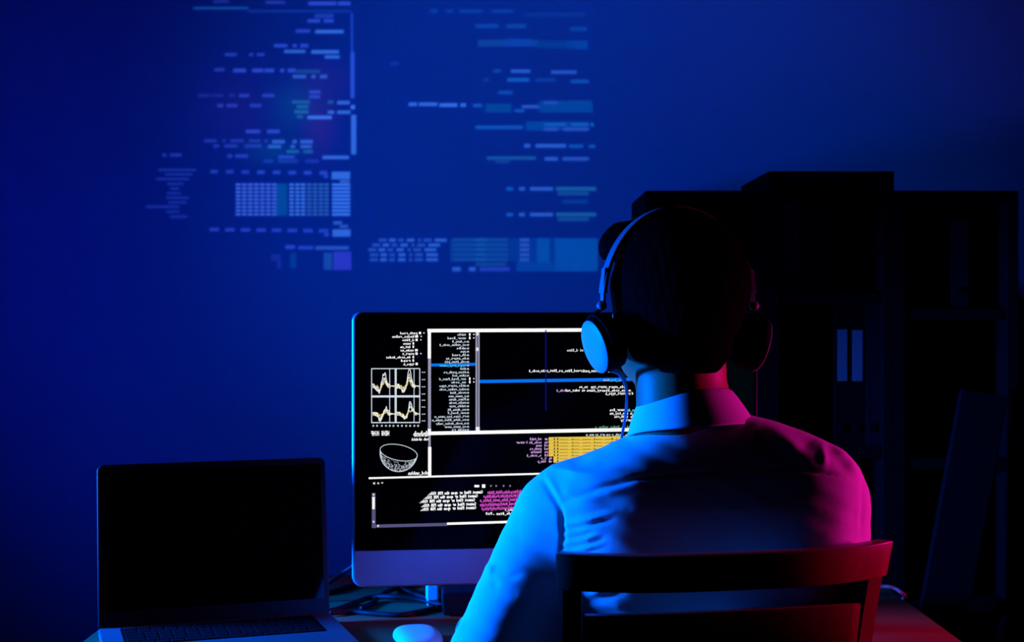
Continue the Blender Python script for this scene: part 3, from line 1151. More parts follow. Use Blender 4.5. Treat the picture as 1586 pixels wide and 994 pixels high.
def hand(F, wrist, fwd, side, k=0.008):
    """palm, four fingers and a thumb; side points to the thumb"""
    w, f, s = Vector(wrist), Vector(fwd).normalized(), Vector(side).normalized()
    u = s.cross(f)
    if u.z < 0:
        u = -u
    rot = Matrix((s, f, u)).transposed()
    pc = w + f * 0.05
    F.ellipsoid(tuple(pc), (0.040, 0.052, 0.017), 0.012, rot)
    F.capsule(tuple(w), tuple(w + f * 0.05), 0.024, 0.02, 0.015)
    for off, ln in ((0.029, 0.070), (0.010, 0.079), (-0.010, 0.073), (-0.028, 0.056)):
        a = w + f * 0.083 + s * off
        b1 = a + (f * 0.95 + s * off * 1.2 - u * 0.18) * ln * 0.45
        c_ = b1 + (f * 0.80 - u * 0.60) * ln * 0.32
        d_ = c_ + (f * 0.65 - u * 0.76) * ln * 0.24
        F.capsule(tuple(a), tuple(b1), 0.0095, 0.0085, 0.005)
        F.capsule(tuple(b1), tuple(c_), 0.0085, 0.008, 0.003)
        F.capsule(tuple(c_), tuple(d_), 0.008, 0.007, 0.003)
    a = w + f * 0.025 + s * 0.026
    b1 = a + f * 0.03 + s * 0.026 - u * 0.008
    c_ = b1 + f * 0.030 + s * 0.010 - u * 0.008
    F.capsule(tuple(a), tuple(b1), 0.0125, 0.0105, 0.012)
    F.capsule(tuple(b1), tuple(c_), 0.0105, 0.0085, 0.004)


F = Field((-0.13, 1.60, -1.21), (0.50, 2.26, 0.14), 0.0048)
F.loft(shrink(torso_rows, 0.014), 0.0, 3.0, BODY_YAW, 0.24)
F.capsule((0.216, 1.795, -0.165), (0.210, 1.785, -0.02), 0.0585, 0.0555, 0.03)
for S_, E_, W_ in ((SL_, EL_, WL_), (SR_, ER_, WR_)):
    F.capsule((0.235, 1.79, S_[2] - 0.01), S_, 0.045, 0.045, 0.03)
    F.capsule(S_, E_, 0.047, 0.036, 0.03)
    F.capsule(E_, W_, 0.037, 0.026, 0.02)
hand(F, WL_, (0.16, 0.87, -0.40), (0.97, -0.10, 0.08))
hand(F, WR_, (-0.36, 0.84, -0.38), (-0.97, -0.14, 0.08))
for A_, K_, N_ in ((HIPL, KNL, ANL), (HIPR, KNR, ANR)):
    F.capsule(A_, K_, 0.068, 0.050, 0.03)
    F.capsule(K_, N_, 0.048, 0.034, 0.02)
    F.capsule(N_, (N_[0], N_[1] + 0.13, -1.18), 0.030, 0.024, 0.02)
# head
F.ellipsoid(hd_(0, -0.004, 0.018), (0.074, 0.094, 0.080), 0.02, HROT)
F.ellipsoid(hd_(0, 0.036, -0.045), (0.062, 0.060, 0.062), 0.03, HROT)
F.ellipsoid(hd_(0, 0.064, -0.088), (0.036, 0.030, 0.022), 0.03, HROT)     # chin
for s in (-1, 1):
    F.capsule(hd_(s * 0.058, 0.005, -0.058), hd_(s * 0.030, 0.070, -0.090), 0.016, 0.014, 0.025)   # jaw
    F.ellipsoid(hd_(s * 0.040, 0.072, -0.030), (0.020, 0.016, 0.014), 0.02, HROT)               # cheek bone
    F.ellipsoid(hd_(s * 0.031, 0.096, -0.002), (0.017, 0.012, 0.010), 0.012, HROT, sub=True)    # eye socket
    F.ellipsoid(hd_(s * 0.031, 0.083, -0.003), (0.012, 0.012, 0.010), 0.003, HROT)              # eyeball and lids
    F.capsule(hd_(s * 0.016, 0.093, 0.013), hd_(s * 0.046, 0.082, 0.014), 0.006, 0.005, 0.010)  # brow
    F.ellipsoid(hd_(s * 0.076, -0.006, -0.022), (0.006, 0.017, 0.029), 0.006, HROT)             # ear
    F.ellipsoid(hd_(s * 0.012, 0.103, -0.038), (0.008, 0.009, 0.007), 0.006, HROT)              # nostril wing
F.capsule(hd_(0, 0.094, 0.004), hd_(0, 0.114, -0.034), 0.006, 0.0095, 0.010)                   # nose
F.capsule(hd_(-0.018, 0.094, -0.061), hd_(0.018, 0.094, -0.061), 0.0055, 0.0055, 0.008)       # upper lip
F.capsule(hd_(-0.015, 0.093, -0.071), hd_(0.015, 0.093, -0.071), 0.0062, 0.0062, 0.006)       # lower lip
bv, bq = F.mesh()
bv = relax(bv, bq, 1, 0.4)
bv[:, 2] += CZ
body = net_obj('person', bv - np.array(per_loc), bq, M['skin'])
body.location = per_loc
tag(body, 'person in a light shirt and headphones seated with back to the viewer, facing the monitor', 'person')


def child_net(name, F, mat, it=1, disp=None):
    v, q = F.mesh()
    v = relax(v, q, it, 0.4)
    if disp is not None:
        v = disp(v, q)
    v[:, 2] += CZ
    return net_obj(name, v - np.array(per_loc), q, mat, body)


# hair
F = Field(tuple(C - Vector((0.13, 0.15, 0.13))), tuple(C + Vector((0.13, 0.16, 0.13))), 0.003)
F.ellipsoid(hd_(0, -0.008, 0.012), (0.083, 0.104, 0.086), 0.0, HROT)
F.capsule(hd_(0, -0.040, -0.01), hd_(0.002, -0.032, -0.058), 0.064, 0.052, 0.015)
F.ellipsoid(hd_(0, -0.014, 0.052), (0.070, 0.084, 0.043), 0.010, HROT)
F.ellipsoid(hd_(-0.010, 0.058, 0.064), (0.066, 0.046, 0.030), 0.022, HROT)
F.ellipsoid(hd_(-0.040, 0.070, 0.056), (0.036, 0.034, 0.028), 0.022, HROT)
for k in range(9):
    F.capsule(hd_(-0.058 + 0.0145 * k, 0.060, 0.080), hd_(-0.062 + 0.0145 * k, 0.098 - 0.0006 * (k - 4) ** 2, 0.066), 0.010, 0.0055, 0.006)
for s in (-1, 1):
    F.capsule(hd_(s * 0.066, 0.006, 0.01), hd_(s * 0.064, 0.004, -0.045), 0.019, 0.016, 0.01)   # side hair by the ear
    F.capsule(hd_(s * 0.058, -0.010, -0.025), hd_(s * 0.050, -0.014, -0.066), 0.025, 0.020, 0.012)  # behind the ear


def face_cut(x, y, z):
    rx, ry, rz = x - C.x, y - C.y, z - C.z
    f = rx * HF.x + ry * HF.y
    s = rx * HR.x + ry * HR.y
    face = np.maximum(np.maximum(0.022 - f, rz - 0.040 - np.clip(f - 0.06, 0, 1) * 0.35), -1)   # inside = negative
    low = -0.098 - rz
    return np.maximum(-face, low + 0 * f)


F.cut(face_cut)


def hair_disp(v, q):
    n = vertex_normals(v, q)
    a = np.arctan2(v[:, 0] - C.x, v[:, 1] - C.y)
    z = v[:, 2]
    w = 0.0003 * np.sin(a * 34 + z * 90) + 0.0003 * np.sin(a * 61 - z * 140 + 1.3) + 0.0002 * np.sin(v[:, 0] * 700 + v[:, 1] * 300)
    return v + n * w[:, None]


child_net('hair', F, M['hair'], 2, hair_disp)

# shirt
F = Field((-0.15, 1.62, -0.79), (0.48, 2.02, -0.085), 0.003)
F.loft(torso_rows, 0.0, 3.0, BODY_YAW, 0.24)
F.capsule(SL_, EL_, 0.064, 0.057, 0.034)
F.capsule(SR_, ER_, 0.060, 0.054, 0.030)
F.capsule(EL_, WL_, 0.056, 0.036, 0.02)
F.capsule(ER_, WR_, 0.054, 0.036, 0.02)

# pinched seams, folds and pulls of the cloth: (points as seen from behind, half-width, height in mm)
FOLDS = [
    ([(872, 777), (930, 755), (985, 741), (1050, 734), (1130, 727)], 4.5, -3.6, 'b'),
    ([(880, 786), (930, 767), (985, 752)], 7, 2.0, 'b'),
    ([(1130, 727), (1220, 725), (1290, 735), (1338, 748)], 3.0, -2.0, 'b'),
    ([(843, 745), (857, 768), (868, 790), (872, 830), (869, 870)], 4.5, -4.0, 'b'),
    ([(848, 738), (872, 778)], 5.0, 2.4, 'b'),
    ([(886, 740), (876, 776)], 12, 2.2, 'b'),
    ([(872, 803), (915, 793), (950, 786)], 3.6, -1.6, 'b'),
    ([(874, 813), (905, 807), (950, 796)], 4.0, 2.6, 'b'),
    ([(874, 820), (910, 814), (950, 802)], 3.8, -3.4, 'b'),
    ([(874, 834), (900, 830), (920, 824)], 3.6, -2.8, 'b'),
    ([(874, 842), (905, 836), (930, 827)], 3.6, 2.6, 'b'),
    ([(874, 828), (900, 822), (930, 815)], 3.4, 2.2, 'b'),
    ([(874, 856), (905, 850), (940, 840)], 3.4, 2.4, 'b'),
    ([(874, 849), (910, 842), (940, 832)], 3.6, -3.0, 'b'),
    ([(874, 862), (905, 857), (940, 845)], 3.6, -2.8, 'b'),
    ([(905, 931), (940, 924), (970, 915)], 4.5, -3.5, 'b'),
    ([(905, 940), (950, 938), (975, 940)], 5, 2.0, 'b'),
    ([(905, 922), (935, 914)], 4, 2.0, 'b'),
    ([(895, 722), (925, 718), (960, 712)], 9, -2.5, 'b'),
    ([(985, 672), (1010, 664), (1060, 660), (1140, 655)], 5, -2.0, 'b'),
    ([(1178, 658), (1215, 682), (1265, 716)], 14, 4.0, 'b'),
    ([(1168, 668), (1162, 705)], 8, 2.5, 'b'),
    ([(1225, 664), (1248, 682), (1262, 700)], 16, -2.6, 'b'),
    ([(1180, 690), (1225, 712)], 10, -3.0, 'b'),
    ([(1274, 692), (1277, 722)], 6, 3.0, 'b'),
    ([(1286, 682), (1312, 712), (1334, 742)], 6, 4.5, 'b'),
    ([(1280, 690), (1300, 715), (1318, 738)], 8, -1.2, 'b'),
    ([(1336, 745), (1337, 790), (1334, 835)], 4, -2.5, 'b'),
    ([(1308, 797), (1334, 793)], 3, -1.4, 'b'), ([(1308, 806), (1334, 803)], 3, -1.6, 'b'), ([(1306, 816), (1334, 812)], 3, -1.6, 'b'),
    ([(1312, 826), (1334, 824)], 3, -1.4, 'b'), ([(1310, 834), (1334, 833)], 3, -1.2, 'b'),
    ([(754, 878), (766, 884)], 7, 4.0, 'a'), ([(768, 889), (790, 893), (812, 888)], 5, -1.8, 'a'),
    ([(763, 894), (769, 912)], 6, -1.8, 'a'), ([(775, 925), (800, 930), (830, 915)], 12, 2.0, 'a'),
    ([(702, 985), (718, 965)], 4, 2.0, 'a'),
]


def polydist(px, py, pts):
    best = np.full(px.shape, 1e9)
    tt = np.zeros(px.shape)
    n = len(pts) - 1
    for i in range(n):
        (ax, ay), (bx_, by_) = pts[i], pts[i + 1]
        dx, dy = bx_ - ax, by_ - ay
        t = np.clip(((px - ax) * dx + (py - ay) * dy) / (dx * dx + dy * dy), 0, 1)
        d = np.hypot(px - ax - t * dx, py - ay - t * dy)
        m = d < best
        best[m] = d[m]
        tt[m] = (i + t[m]) / n
    return best, tt


def shirt_disp(v, q):
    n = vertex_normals(v, q)
    px = CX + v[:, 0] * FPX / v[:, 1]
    py = CY - v[:, 2] * FPX / v[:, 1]
    facing = smooth01(0.5 - n[:, 1] * 1.4)
    h = np.zeros(len(v))
    for pts, w, mm, kind in FOLDS:
        d, t = polydist(px, py, pts)
        fade = np.clip(np.minimum(t + 0.35, (1 - t) * 2.2 + 0.15), 0, 1)
        h += mm * 0.00105 * np.exp(-(d / w) ** 2) * fade
    h *= facing
    x, y, z = v[:, 0], v[:, 1], v[:, 2]
    h += 0.0006 * np.sin(x * 55 + z * 38 + 1.0) * np.sin(z * 47 - y * 30) + 0.0004 * np.sin(x * 120 + z * 95) * np.sin(z * 140 + 2)
    return v + n * h[:, None]


child_net('shirt', F, M['shirt'], 2, shirt_disp)

# collar: a folded band, the fall leaning outwards
bb = bmesh.new()
NS = 72
prof = [(0.0, 0.000), (0.15, 0.012), (0.4, 0.02), (0.7, 0.022), (1.0, 0.020)]
top_c, bot_c = Vector((0.2190, 1.798, 0)), Vector((0.2265, 1.796, 0))
rings = []
for i in range(NS + 1):
    a = math.radians(-90 + 8 + (360 - 16) * i / NS + 180)         # open at the front
    ca, sa = math.cos(a), math.sin(a)                              # angle in the x-y plane; +y is the front
    front = (sa + 1) / 2
    zt_ = -0.0925 - 0.030 * front ** 1.6 - 0.010 * max(0, -ca)
    zb_ = -0.1395 - 0.034 * front ** 1.4 + 0.006 * ca
    ring = []
    def at(fr, out):
        c = top_c.lerp(bot_c, fr)
        ax = 0.0560 + (0.0800 - 0.0560) * fr ** 0.8 + out
        ay = 0.0600 + (0.0830 - 0.0600) * fr ** 0.8 + out
        return Vector((c.x + ax * ca, c.y + ay * sa, zt_ + (zb_ - zt_) * fr))
    for fr in (0.0, 0.04, 0.2, 0.45, 0.7, 0.93, 1.0):
        ring.append(at(fr, 0.0016 if fr else 0.0))
    for fr in (1.0, 0.7, 0.35, 0.06):
        ring.append(at(fr, -0.0022))
    rings.append([bb.verts.new(p + Vector((0, 0, CZ)) - per_loc) for p in ring])
for a, c in zip(rings, rings[1:]):
    m = len(a)
    for k in range(m):
        bb.faces.new([a[k], a[(k + 1) % m], c[(k + 1) % m], c[k]])
bb.faces.new(rings[0])
bb.faces.new(list(reversed(rings[-1])))
bmesh.ops.recalc_face_normals(bb, faces=bb.faces)
obj('collar', bb, M['shirt'], body, True)
# rolled cuffs at the wrists and the loose sleeve edge at the left elbow
for W_, E_ in ((WL_, EL_), (WR_, ER_)):
    bb = bmesh.new()
    ax = (Vector(W_) - Vector(E_)).normalized()
    lathe(bb, [(0.034, -0.03), (0.0385, -0.028), (0.0385, 0.016), (0.037, 0.019), (0.034, 0.019), (0.032, 0.0), (0.034, -0.03)], ax, Vector(W_) + Vector((0, 0, CZ)) - per_loc, 36)
    obj('cuff', bb, M['shirt'], body, True)
bb = bmesh.new()
for loop in ([P(721, 953, 1.80), P(713, 960, 1.806), P(707, 972, 1.812), P(706.5, 980, 1.813), P(710, 985, 1.812)],
             [P(708, 978, 1.812), P(702, 986, 1.818), P(698, 996, 1.822), P(694, 1012, 1.822)]):
    tube(bb, [p + Vector((0, 0, CZ)) - per_loc for p in catmull(loop, 8)], 0.0009, 8)
obj('sleeve_hem', bb, M['shirt'], body, True)

# trousers and shoes
F = Field((-0.02, 1.58, -1.20), (0.50, 2.30, -0.55), 0.006)
F.loft([(-0.758, 0.235, 1.755, 0.170, 0.130), (-0.70, 0.235, 1.755, 0.180, 0.130), (-0.60, 0.236, 1.748, 0.160, 0.115)], 0.0, 2.4)
for A_, K_, N_ in ((HIPL, KNL, ANL), (HIPR, KNR, ANR)):
    F.capsule(A_, K_, 0.083, 0.066, 0.03)
    F.capsule(K_, N_, 0.066, 0.055, 0.02)
child_net('trousers', F, M['trousers'], 1)
for N_ in (ANL, ANR):
    F = Field((N_[0] - 0.08, N_[1] - 0.1, -1.23), (N_[0] + 0.08, N_[1] + 0.26, -1.05), 0.005)
    F.capsule((N_[0], N_[1] - 0.015, -1.165), (N_[0], N_[1], -1.12), 0.042, 0.042, 0.02)
    F.capsule((N_[0], N_[1] - 0.02, -1.172), (N_[0], N_[1] + 0.16, -1.178), 0.045, 0.040, 0.03)
    F.cut(lambda x, y, z: -1.2195 - z + 0 * x + 0 * y)
    child_net('shoe', F, M['shoe'], 1)

# ------------------------------------------------------------------ headphones
hp = empty('headphones', (C.x, C.y, C.z + CZ))
tag(hp, 'over-ear headphones with a pale ear cup worn on the dark hair', 'headphones')
ZU = Vector((0, 0, 1))


def hl(r_, f_, u_):
    return HR * r_ + HF * f_ + ZU * u_


band = []
sides = []
for i in range(49):
    t = math.radians(8 + 164 * i / 48)
    band.append(hl(-0.1005 * math.cos(t), -0.004 + 0.010 * math.sin(t), -0.018 + 0.1245 * math.sin(t)))
    sides.append(HF)
bb = bmesh.new()
strip(bb, band, sides, 0.020, 0.0042)
obj('headband', bb, M['hp'], hp, 'auto')
bb = bmesh.new()
strip(bb, [p * 0.962 for p in band[10:39]], sides[10:39], 0.024, 0.006)
obj('headband_pad', bb, M['hp_black'], hp, 'auto')
for s in (-1, 1):
    nrm = (HR * s * 0.955 + HF * -0.11 + ZU * -0.27).normalized()
    cc = hl(s * 0.094, -0.002, -0.062)
    yoke = empty('dummy', (0, 0, 0)) if False else None
    bb = bmesh.new()
    R_ = 0.0335
    lathe(bb, [(0.0001, 0.0), (R_ * 0.9, 0.0), (R_ * 1.02, 0.004), (R_ * 1.02, 0.013), (R_ * 0.98, 0.0165), (R_ * 0.90, 0.0170), (0.0001, 0.0170)], nrm, cc, 48)
    cup = obj('ear_cup', bb, M['hp_black'], hp, True)
    bb = bmesh.new()
    lathe(bb, [(0.0001, 0.0165), (R_ * 0.99, 0.0165), (R_ * 1.0, 0.0172), (R_ * 0.98, 0.0180), (R_ * 0.6, 0.0188), (0.0001, 0.0191)], nrm, cc, 48)
    tag(obj('cup_plate', bb, M['hp_plate'], cup, True), 'pale round outer plate of the ear cup')
    bb = bmesh.new()
    ring_ = []
    for k in range(9):
        t = math.pi * k / 8
        ring_.append((R_ * 0.80 + R_ * 0.22 * math.cos(t - math.pi / 2) * 1.0, -0.001 - 0.012 * math.sin(t)))
    lathe(bb, [(R_ * 0.98, 0.001), (R_ * 1.02, -0.004), (R_ * 0.97, -0.010), (R_ * 0.8, -0.0125), (R_ * 0.6, -0.010), (R_ * 0.55, 0.0), (R_ * 0.98, 0.001)], nrm, cc, 40)
    obj('ear_pad', bb, M['hp_black'], cup, True)
    # slider, pivot and fork
    bb = bmesh.new()
    strip(bb, [hl(s * 0.0975, -0.003, 0.030), hl(s * 0.0995, -0.003, 0.010), hl(s * 0.0995, -0.003, -0.012)], [HF] * 3, 0.012, 0.0028)
    obj('slider', bb, M['hp'], hp, 'auto')
    bb = bmesh.new()
    lathe(bb, [(0.0001, -0.0065), (0.0042, -0.005), (0.0063, -0.0015), (0.0063, 0.0015), (0.0042, 0.005), (0.0001, 0.0065)], ZU, hl(s * 0.1015, -0.004, -0.016), 20)
    obj('pivot', bb, M['hp'], hp, True)
    bb = bmesh.new()
    side_v = nrm.cross(ZU).normalized()
    upv = side_v.cross(nrm).normalized()
    if upv.z < 0:
        upv = -upv
    pts = []
    for k in range(17):
        t = math.radians(0 + 180 * k / 16)
        pts.append(cc + nrm * 0.009 + side_v * 0.0375 * math.cos(t) + upv * 0.0375 * math.sin(t))
    tube(bb, pts, 0.0022, 8)
    tube(bb, [pts[8], hl(s * 0.1005, -0.004, -0.018)], 0.0025, 8)
    obj('yoke', bb, M['hp_black'], hp, True)
    if s < 0:
        bb = bmesh.new()
        base = cc + nrm * 0.006 - upv * 0.0335
        off = Vector((C.x, C.y, C.z))
        path = [base + upv * 0.002, P(962, 580, 1.775) - off, P(970, 602, 1.79) - off, P(970.5, 625, 1.805) - off, P(968, 650, 1.825) - off, P(963, 678, 1.85) - off,
                P(955, 740, 1.885) - off, P(950, 850, 1.90) - off]
        path = catmull(path, 8)
        rs = [0.0036 if k < 9 else max(0.0020, 0.0036 - (k - 9) * 0.0003) for k in range(len(path))]
        tube(bb, path, rs, 8)
        obj('cable', bb, M['hp_cable'], hp, True)

# ------------------------------------------------------------------ ceiling projector throwing mirrored code on the wall
def raster():
    """brightness of the thrown picture, as seen on the wall: rows of dashes for illegible mirrored code"""
    x0, y0, x1, y1, s = 195, -6, 945, 432, 1.0
    w, h = int((x1 - x0) * s), int((y1 - y0) * s)
    img = np.zeros((h, w, 3))
    yy, xx = np.mgrid[0:h, 0:w]
    X, Y = x0 + (xx + .5) / s, y0 + (yy + .5) / s

    def rect(a, t, c, b_, col, soft=1.2):
        m = 1 / (1 + np.exp(-(X - a) / soft * 2)) / (1 + np.exp(-(c - X) / soft * 2)) / (1 + np.exp(-(Y - t) / soft * 2)) / (1 + np.exp(-(b_ - Y) / soft * 2))
        img[:] = np.maximum(img, m[..., None] * np.array(col))

    def blob(cx, cy, rx, ry, col):
        g = np.exp(-((X - cx) / rx) ** 2 - ((Y - cy) / ry) ** 2)
        img[:] += g[..., None] * np.array(col)

    A = (0.055, 0.26, 1.0)       # clear blue-white writing
    B_ = (0.03, 0.085, 0.62)     # violet-blue
    Cc = (0.006, 0.12, 0.42)     # dim azure
    Tt = (0.012, 0.15, 0.22)     # teal grey
    k1 = lambda x: 200 + x * .2414
    j1 = lambda y: y * .2414
    def dashes(y, spans, col, hgt=4.6, f=1.0):
        for a, c in spans:
            rect(k1(a), j1(y) - hgt / 2, k1(c), j1(y) + hgt / 2, tuple(f * q for q in col))
    dashes(8, [(540, 640)], B_, f=.35)
    dashes(15, [(875, 1000)], B_, f=.5)
    dashes(22, [(1150, 1330), (1340, 1420)], B_, 5.5, .9)
    dashes(52, [(415, 765)], Cc, 3.5, .7)
    rect(k1(760), 15.5, k1(1425), 19, (.004, .03, .16))
    dashes(103, [(1190, 1310)], B_, 7, .5)
    dashes(134, [(1145, 1225), (1250, 1312)], B_, 5, .9)
    dashes(199, [(1070, 1160)], B_, 5, .8)
    dashes(203, [(1195, 1375)], A, 5, .75)
    dashes(293, [(930, 1015), (1050, 1075), (1098, 1150)], B_, 5, .9)
    dashes(330, [(995, 1130)], A, 5, .6)
    dashes(333, [(1170, 1345)], A, 5.5, .7)
    dashes(350, [(615, 690), (770, 795), (820, 868)], B_, 4.5, .7)
    dashes(365, [(1255, 1350)], A, 5, .65)
    dashes(447, [(548, 612)], B_, 5, .6)
    dashes(452, [(668, 750), (790, 860), (868, 930), (970, 995), (1018, 1068)], B_, 5.5, 1.0)
    dashes(458, [(1070, 1225)], Tt, 5, .5)
    dashes(491, [(1050, 1135), (1170, 1195), (1225, 1270)], A, 5, .55)
    dashes(590, [(1155, 1228)], B_, 5, .9)
    dashes(612, [(440, 520), (530, 605), (640, 680)], B_, 4.5, .3)
    dashes(613, [(705, 770), (855, 930)], B_, 5, .75)
    dashes(620, [(1155, 1225)], B_, 5, .8)
    dashes(655, [(1045, 1160), (1275, 1310)], Tt, 5, .8)
    dashes(658, [(1335, 1415)], A, 5, .75)
    dashes(677, [(565, 605), (625, 695), (775, 850)], B_, 5, .7)
    dashes(685, [(1075, 1150)], Tt, 5, .9)
    dashes(717, [(1060, 1150)], Tt, 5, 1)
    dashes(720, [(1275, 1315), (1335, 1420)], A, 5, .75)
    dashes(748, [(1075, 1115)], Tt, 5, .8)
    dashes(753, [(1145, 1300)], A, 5, .95)
    dashes(843, [(750, 840), (885, 965)], B_, 5.5, 1.0)
    dashes(903, [(480, 560), (600, 620), (650, 735), (770, 840), (870, 890)], B_, 4.5, .55)
    dashes(909, [(918, 998), (1048, 1075), (1098, 1178)], A, 5.5, .65)
    dashes(936, [(540, 575), (610, 695), (740, 850)], B_, 5, .6)
    dashes(940, [(890, 975), (1035, 1065), (1100, 1172)], A, 5, .6)
    dashes(972, [(1010, 1090), (1118, 1178)], Tt, 5, 1.0)
    # bar at the side of the left window
    rect(543.5, 20, 546.5, 80, (.012, .06, .42))
    rect(543, 80, 549, 152, (.02, .10, .62))
    rect(543.5, 163, 549.5, 169, A)
    rect(544, 178, 551.5, 239, tuple(.8 * q for q in A))
    # table in the lower left window
    k2 = lambda x: 200 + x * .2396
    j2 = lambda y: 220 + y * .2396
    def d2(y, spans, col, hgt=4.8, f=1.0):
        for a, c in spans:
            rect(k2(a), j2(y) - hgt / 2, k2(c), j2(y) + hgt / 2, tuple(f * q for q in col))
    d2(83, [(215, 240), (265, 340)], B_, f=.6)
    d2(90, [(635, 665), (685, 768)], B_, f=.8)
    d2(97, [(965, 1070)], B_, f=.9)
    d2(99, [(1250, 1420)], A, f=.85)
    d2(123, [(870, 930), (965, 1090), (1140, 1225)], B_, f=.45)
    for x in range(525, 1290, 101):
        d2(191 + (x - 525) * .012, [(x, x + 48)], B_, 5, .75 + .25 * (x > 800))
        d2(565 + (x - 525) * .012, [(x - 5, x + 55)], B_, 5, .85)
    d2(220, [(1258, 1285)], B_, 5)
    d2(597, [(1262, 1290)], B_, 5)
    rect(k2(1310), j2(192), k2(1428), j2(240), tuple(.85 * q for q in A))
    rect(k2(1362), j2(240), k2(1425), j2(270), tuple(.6 * q for q in A))
    rect(k2(1315), j2(565), k2(1430), j2(610), tuple(.85 * q for q in A))
    d2(522, [(1320, 1375)], A, 5, .6)
    d2(545, [(1360, 1415)], A, 5, .5)
    for i in range(9):
        y = 275 + i * 24
        for x in range(690, 945, 39):
            d2(y, [(x, x + 30)], (.06, .19, .85), 2.9, 1.35)
        for x in (1036, 1074, 1110):
            d2(y, [(x, x + 28)], (.055, .25, .95), 2.9, 1.35)
        for x in (1150, 1188, 1226, 1262):
            d2(y, [(x, x + 28)], (.03, .16, .34), 2.9, 1.3)
        d2(y, [(1312, 1428)], A, 3.0, 1.35)
    rect(k2(690), j2(262), k2(945), j2(475), (.012, .03, .26))
    rect(k2(948), j2(268), k2(1022), j2(475), (.0, .09, .24))
    rect(k2(1036), j2(268), k2(1290), j2(475), (.006, .035, .16))
    rect(k2(1312), j2(268), k2(1430), j2(480), (.02, .09, .45))
    d2(678, [(1010, 1072)], B_, 5.5, 1)
    d2(682, [(1092, 1190)], B_, 5, .9)
    d2(684, [(1205, 1420)], A, 5.5, .5)
    rect(k2(1258), j2(715), k2(1312), j2(825), (.012, .09, .24))
    rect(k2(1320), j2(708), k2(1435), j2(825), (.035, .045, .55))
    rect(k2(1040), j2(718), k2(1082), j2(815), (.0, .045, .14))
    rect(k2(918), j2(725), k2(978), j2(768), (.012, .02, .14))
    rect(k2(955), j2(765), k2(980), j2(815), (.012, .02, .14))
    for y, a, c in ((180, 190, 435), (208, 230, 410), (238, 175, 385), (270, 245, 350), (300, 265, 325), (330, 245, 335), (360, 240, 385), (390, 255, 370), (418, 110, 325), (450, 240, 325), (482, 265, 375)):
        d2(y, [(a, c)], B_, 4, .42)
    # right window
    k3 = lambda x: 560 + x * .2522
    j3 = lambda y: y * .2522
    def d3(y, spans, col, hgt=5, f=1.0, base=0):
        for a, c in spans:
            rect(k3(a), base + j3(y) - hgt / 2, k3(c), base + j3(y) + hgt / 2, tuple(f * q for q in col))
    d3(68, [(420, 465), (520, 560), (600, 740), (800, 930)], Cc, 5, .35)
    d3(90, [(1000, 1390)], Cc, 6, .16)
    d3(160, [(700, 840), (890, 1010)], Cc, 6, .45)
    d3(178, [(1280, 1400)], Cc, 6, .4)
    rect(k3(715), 62, k3(1080), 72, (.004, .05, .10))
    rect(k3(880), 60, k3(1050), 72, (.0, .05, .22))
    rect(k3(1080), 63, k3(1405), 75, (.0, .03, .08))
    rect(k3(1280), 63, k3(1405), 76, (.0, .05, .20))
    d3(390, [(180, 225)], B_, 5, .25)
    d3(435, [(810, 855)], Cc, 5, .5)
    d3(437, [(918, 1035)], A, 4.5, .55)
    d3(443, [(1165, 1320)], A, 5, .42)
    d3(490, [(750, 780), (1070, 1190)], Cc, 4.5, .4)
    d3(490, [(895, 1030)], Cc, 5.5, 1.0)
    d3(500, [(1285, 1395)], Cc, 5, .8)
    d3(568, [(840, 925)], Cc, 5, .7)
    d3(640, [(290, 340), (352, 465)], A, 5, .75)
    d3(645, [(478, 588), (608, 640)], A, 5, .85)
    d3(648, [(685, 740)], Cc, 4.5, 1.0)
    rect(k3(760), 161, k3(920), 174, (.0, .06, .12))
    d3(655, [(985, 1090)], A, 4.5, .5)
    d3(680, [(940, 1000)], Cc, 4.5, .9)
    rect(k3(1090), 156, k3(1440), 174, (.0, .06, .18))
    d3(630, [(1120, 1205)], A, 4.5, .4)
    d3(782, [(700, 990)], Cc, 5, .95)
    rect(k3(1010), 188, k3(1395), 202, (.0, .06, .2))
    d3(765, [(1120, 1260), (1285, 1395), (1405, 1445)], Cc, 5, 1.2)
    d3(793, [(1120, 1205), (1240, 1395)], A, 5, .42)
    d3(895, [(1000, 1035), (1070, 1255)], A, 5, .62)
    d3(898, [(1275, 1360), (1395, 1440)], Cc, 5, .9)
    d3(98, [(770, 1070)], Tt, 5, .75, 220)
    d3(120, [(820, 910)], Tt, 5, .4, 220)
    d3(103, [(1125, 1205)], A, 5, .55, 220)
    d3(103, [(1235, 1395)], A, 5, .45, 220)
    for y in (287, 445):
        d3(y, [(890, 930)], Cc, 5, 1.1, 220)
        d3(y, [(968, 1002), (1035, 1175)], A, 5, .6, 220)
        d3(y, [(1195, 1440)], Tt, 6, .95, 220)
        d3(y + 28, [(1205, 1395)], Tt, 6, .6, 220)
    d3(365, [(1235, 1390)], Cc, 6, .35, 220)
    rows = ((602, 105), (632, 65), (661, 40), (692, 52), (722, 50))
    for i, (y, a) in enumerate(rows):
        e = (522, 482, 458, 468, 468)[i]
        k = (e - a) / 420
        for q0, q1 in ((0, 50), (65, 105), (120, 155), (175, 220), (243, 262), (278, 328), (348, 420)):
            d3(y, [(a + q0 * k, a + q1 * k)], A, 4.6, .68 if q0 in (65, 175, 348) else .42, 220)
        rect(k3(560), 220 + j3(y) - 3, k3(900), 220 + j3(y) + 2.2, (.006, .085, .20))
        rect(k3(700), 220 + j3(y) - 3, k3(765), 220 + j3(y) + 2.2, (.008, .13, .28))
        d3(y, [(970, 1030)], A, 5.6, .5, 220)
    rect(k3(545), 370, k3(905), 405, (.002, .045, .11))
    rect(k3(1075), 369, k3(1155), 408, (.0, .10, .36))
    rect(k3(1185), 369, k3(1450), 420, (.0, .09, .38))
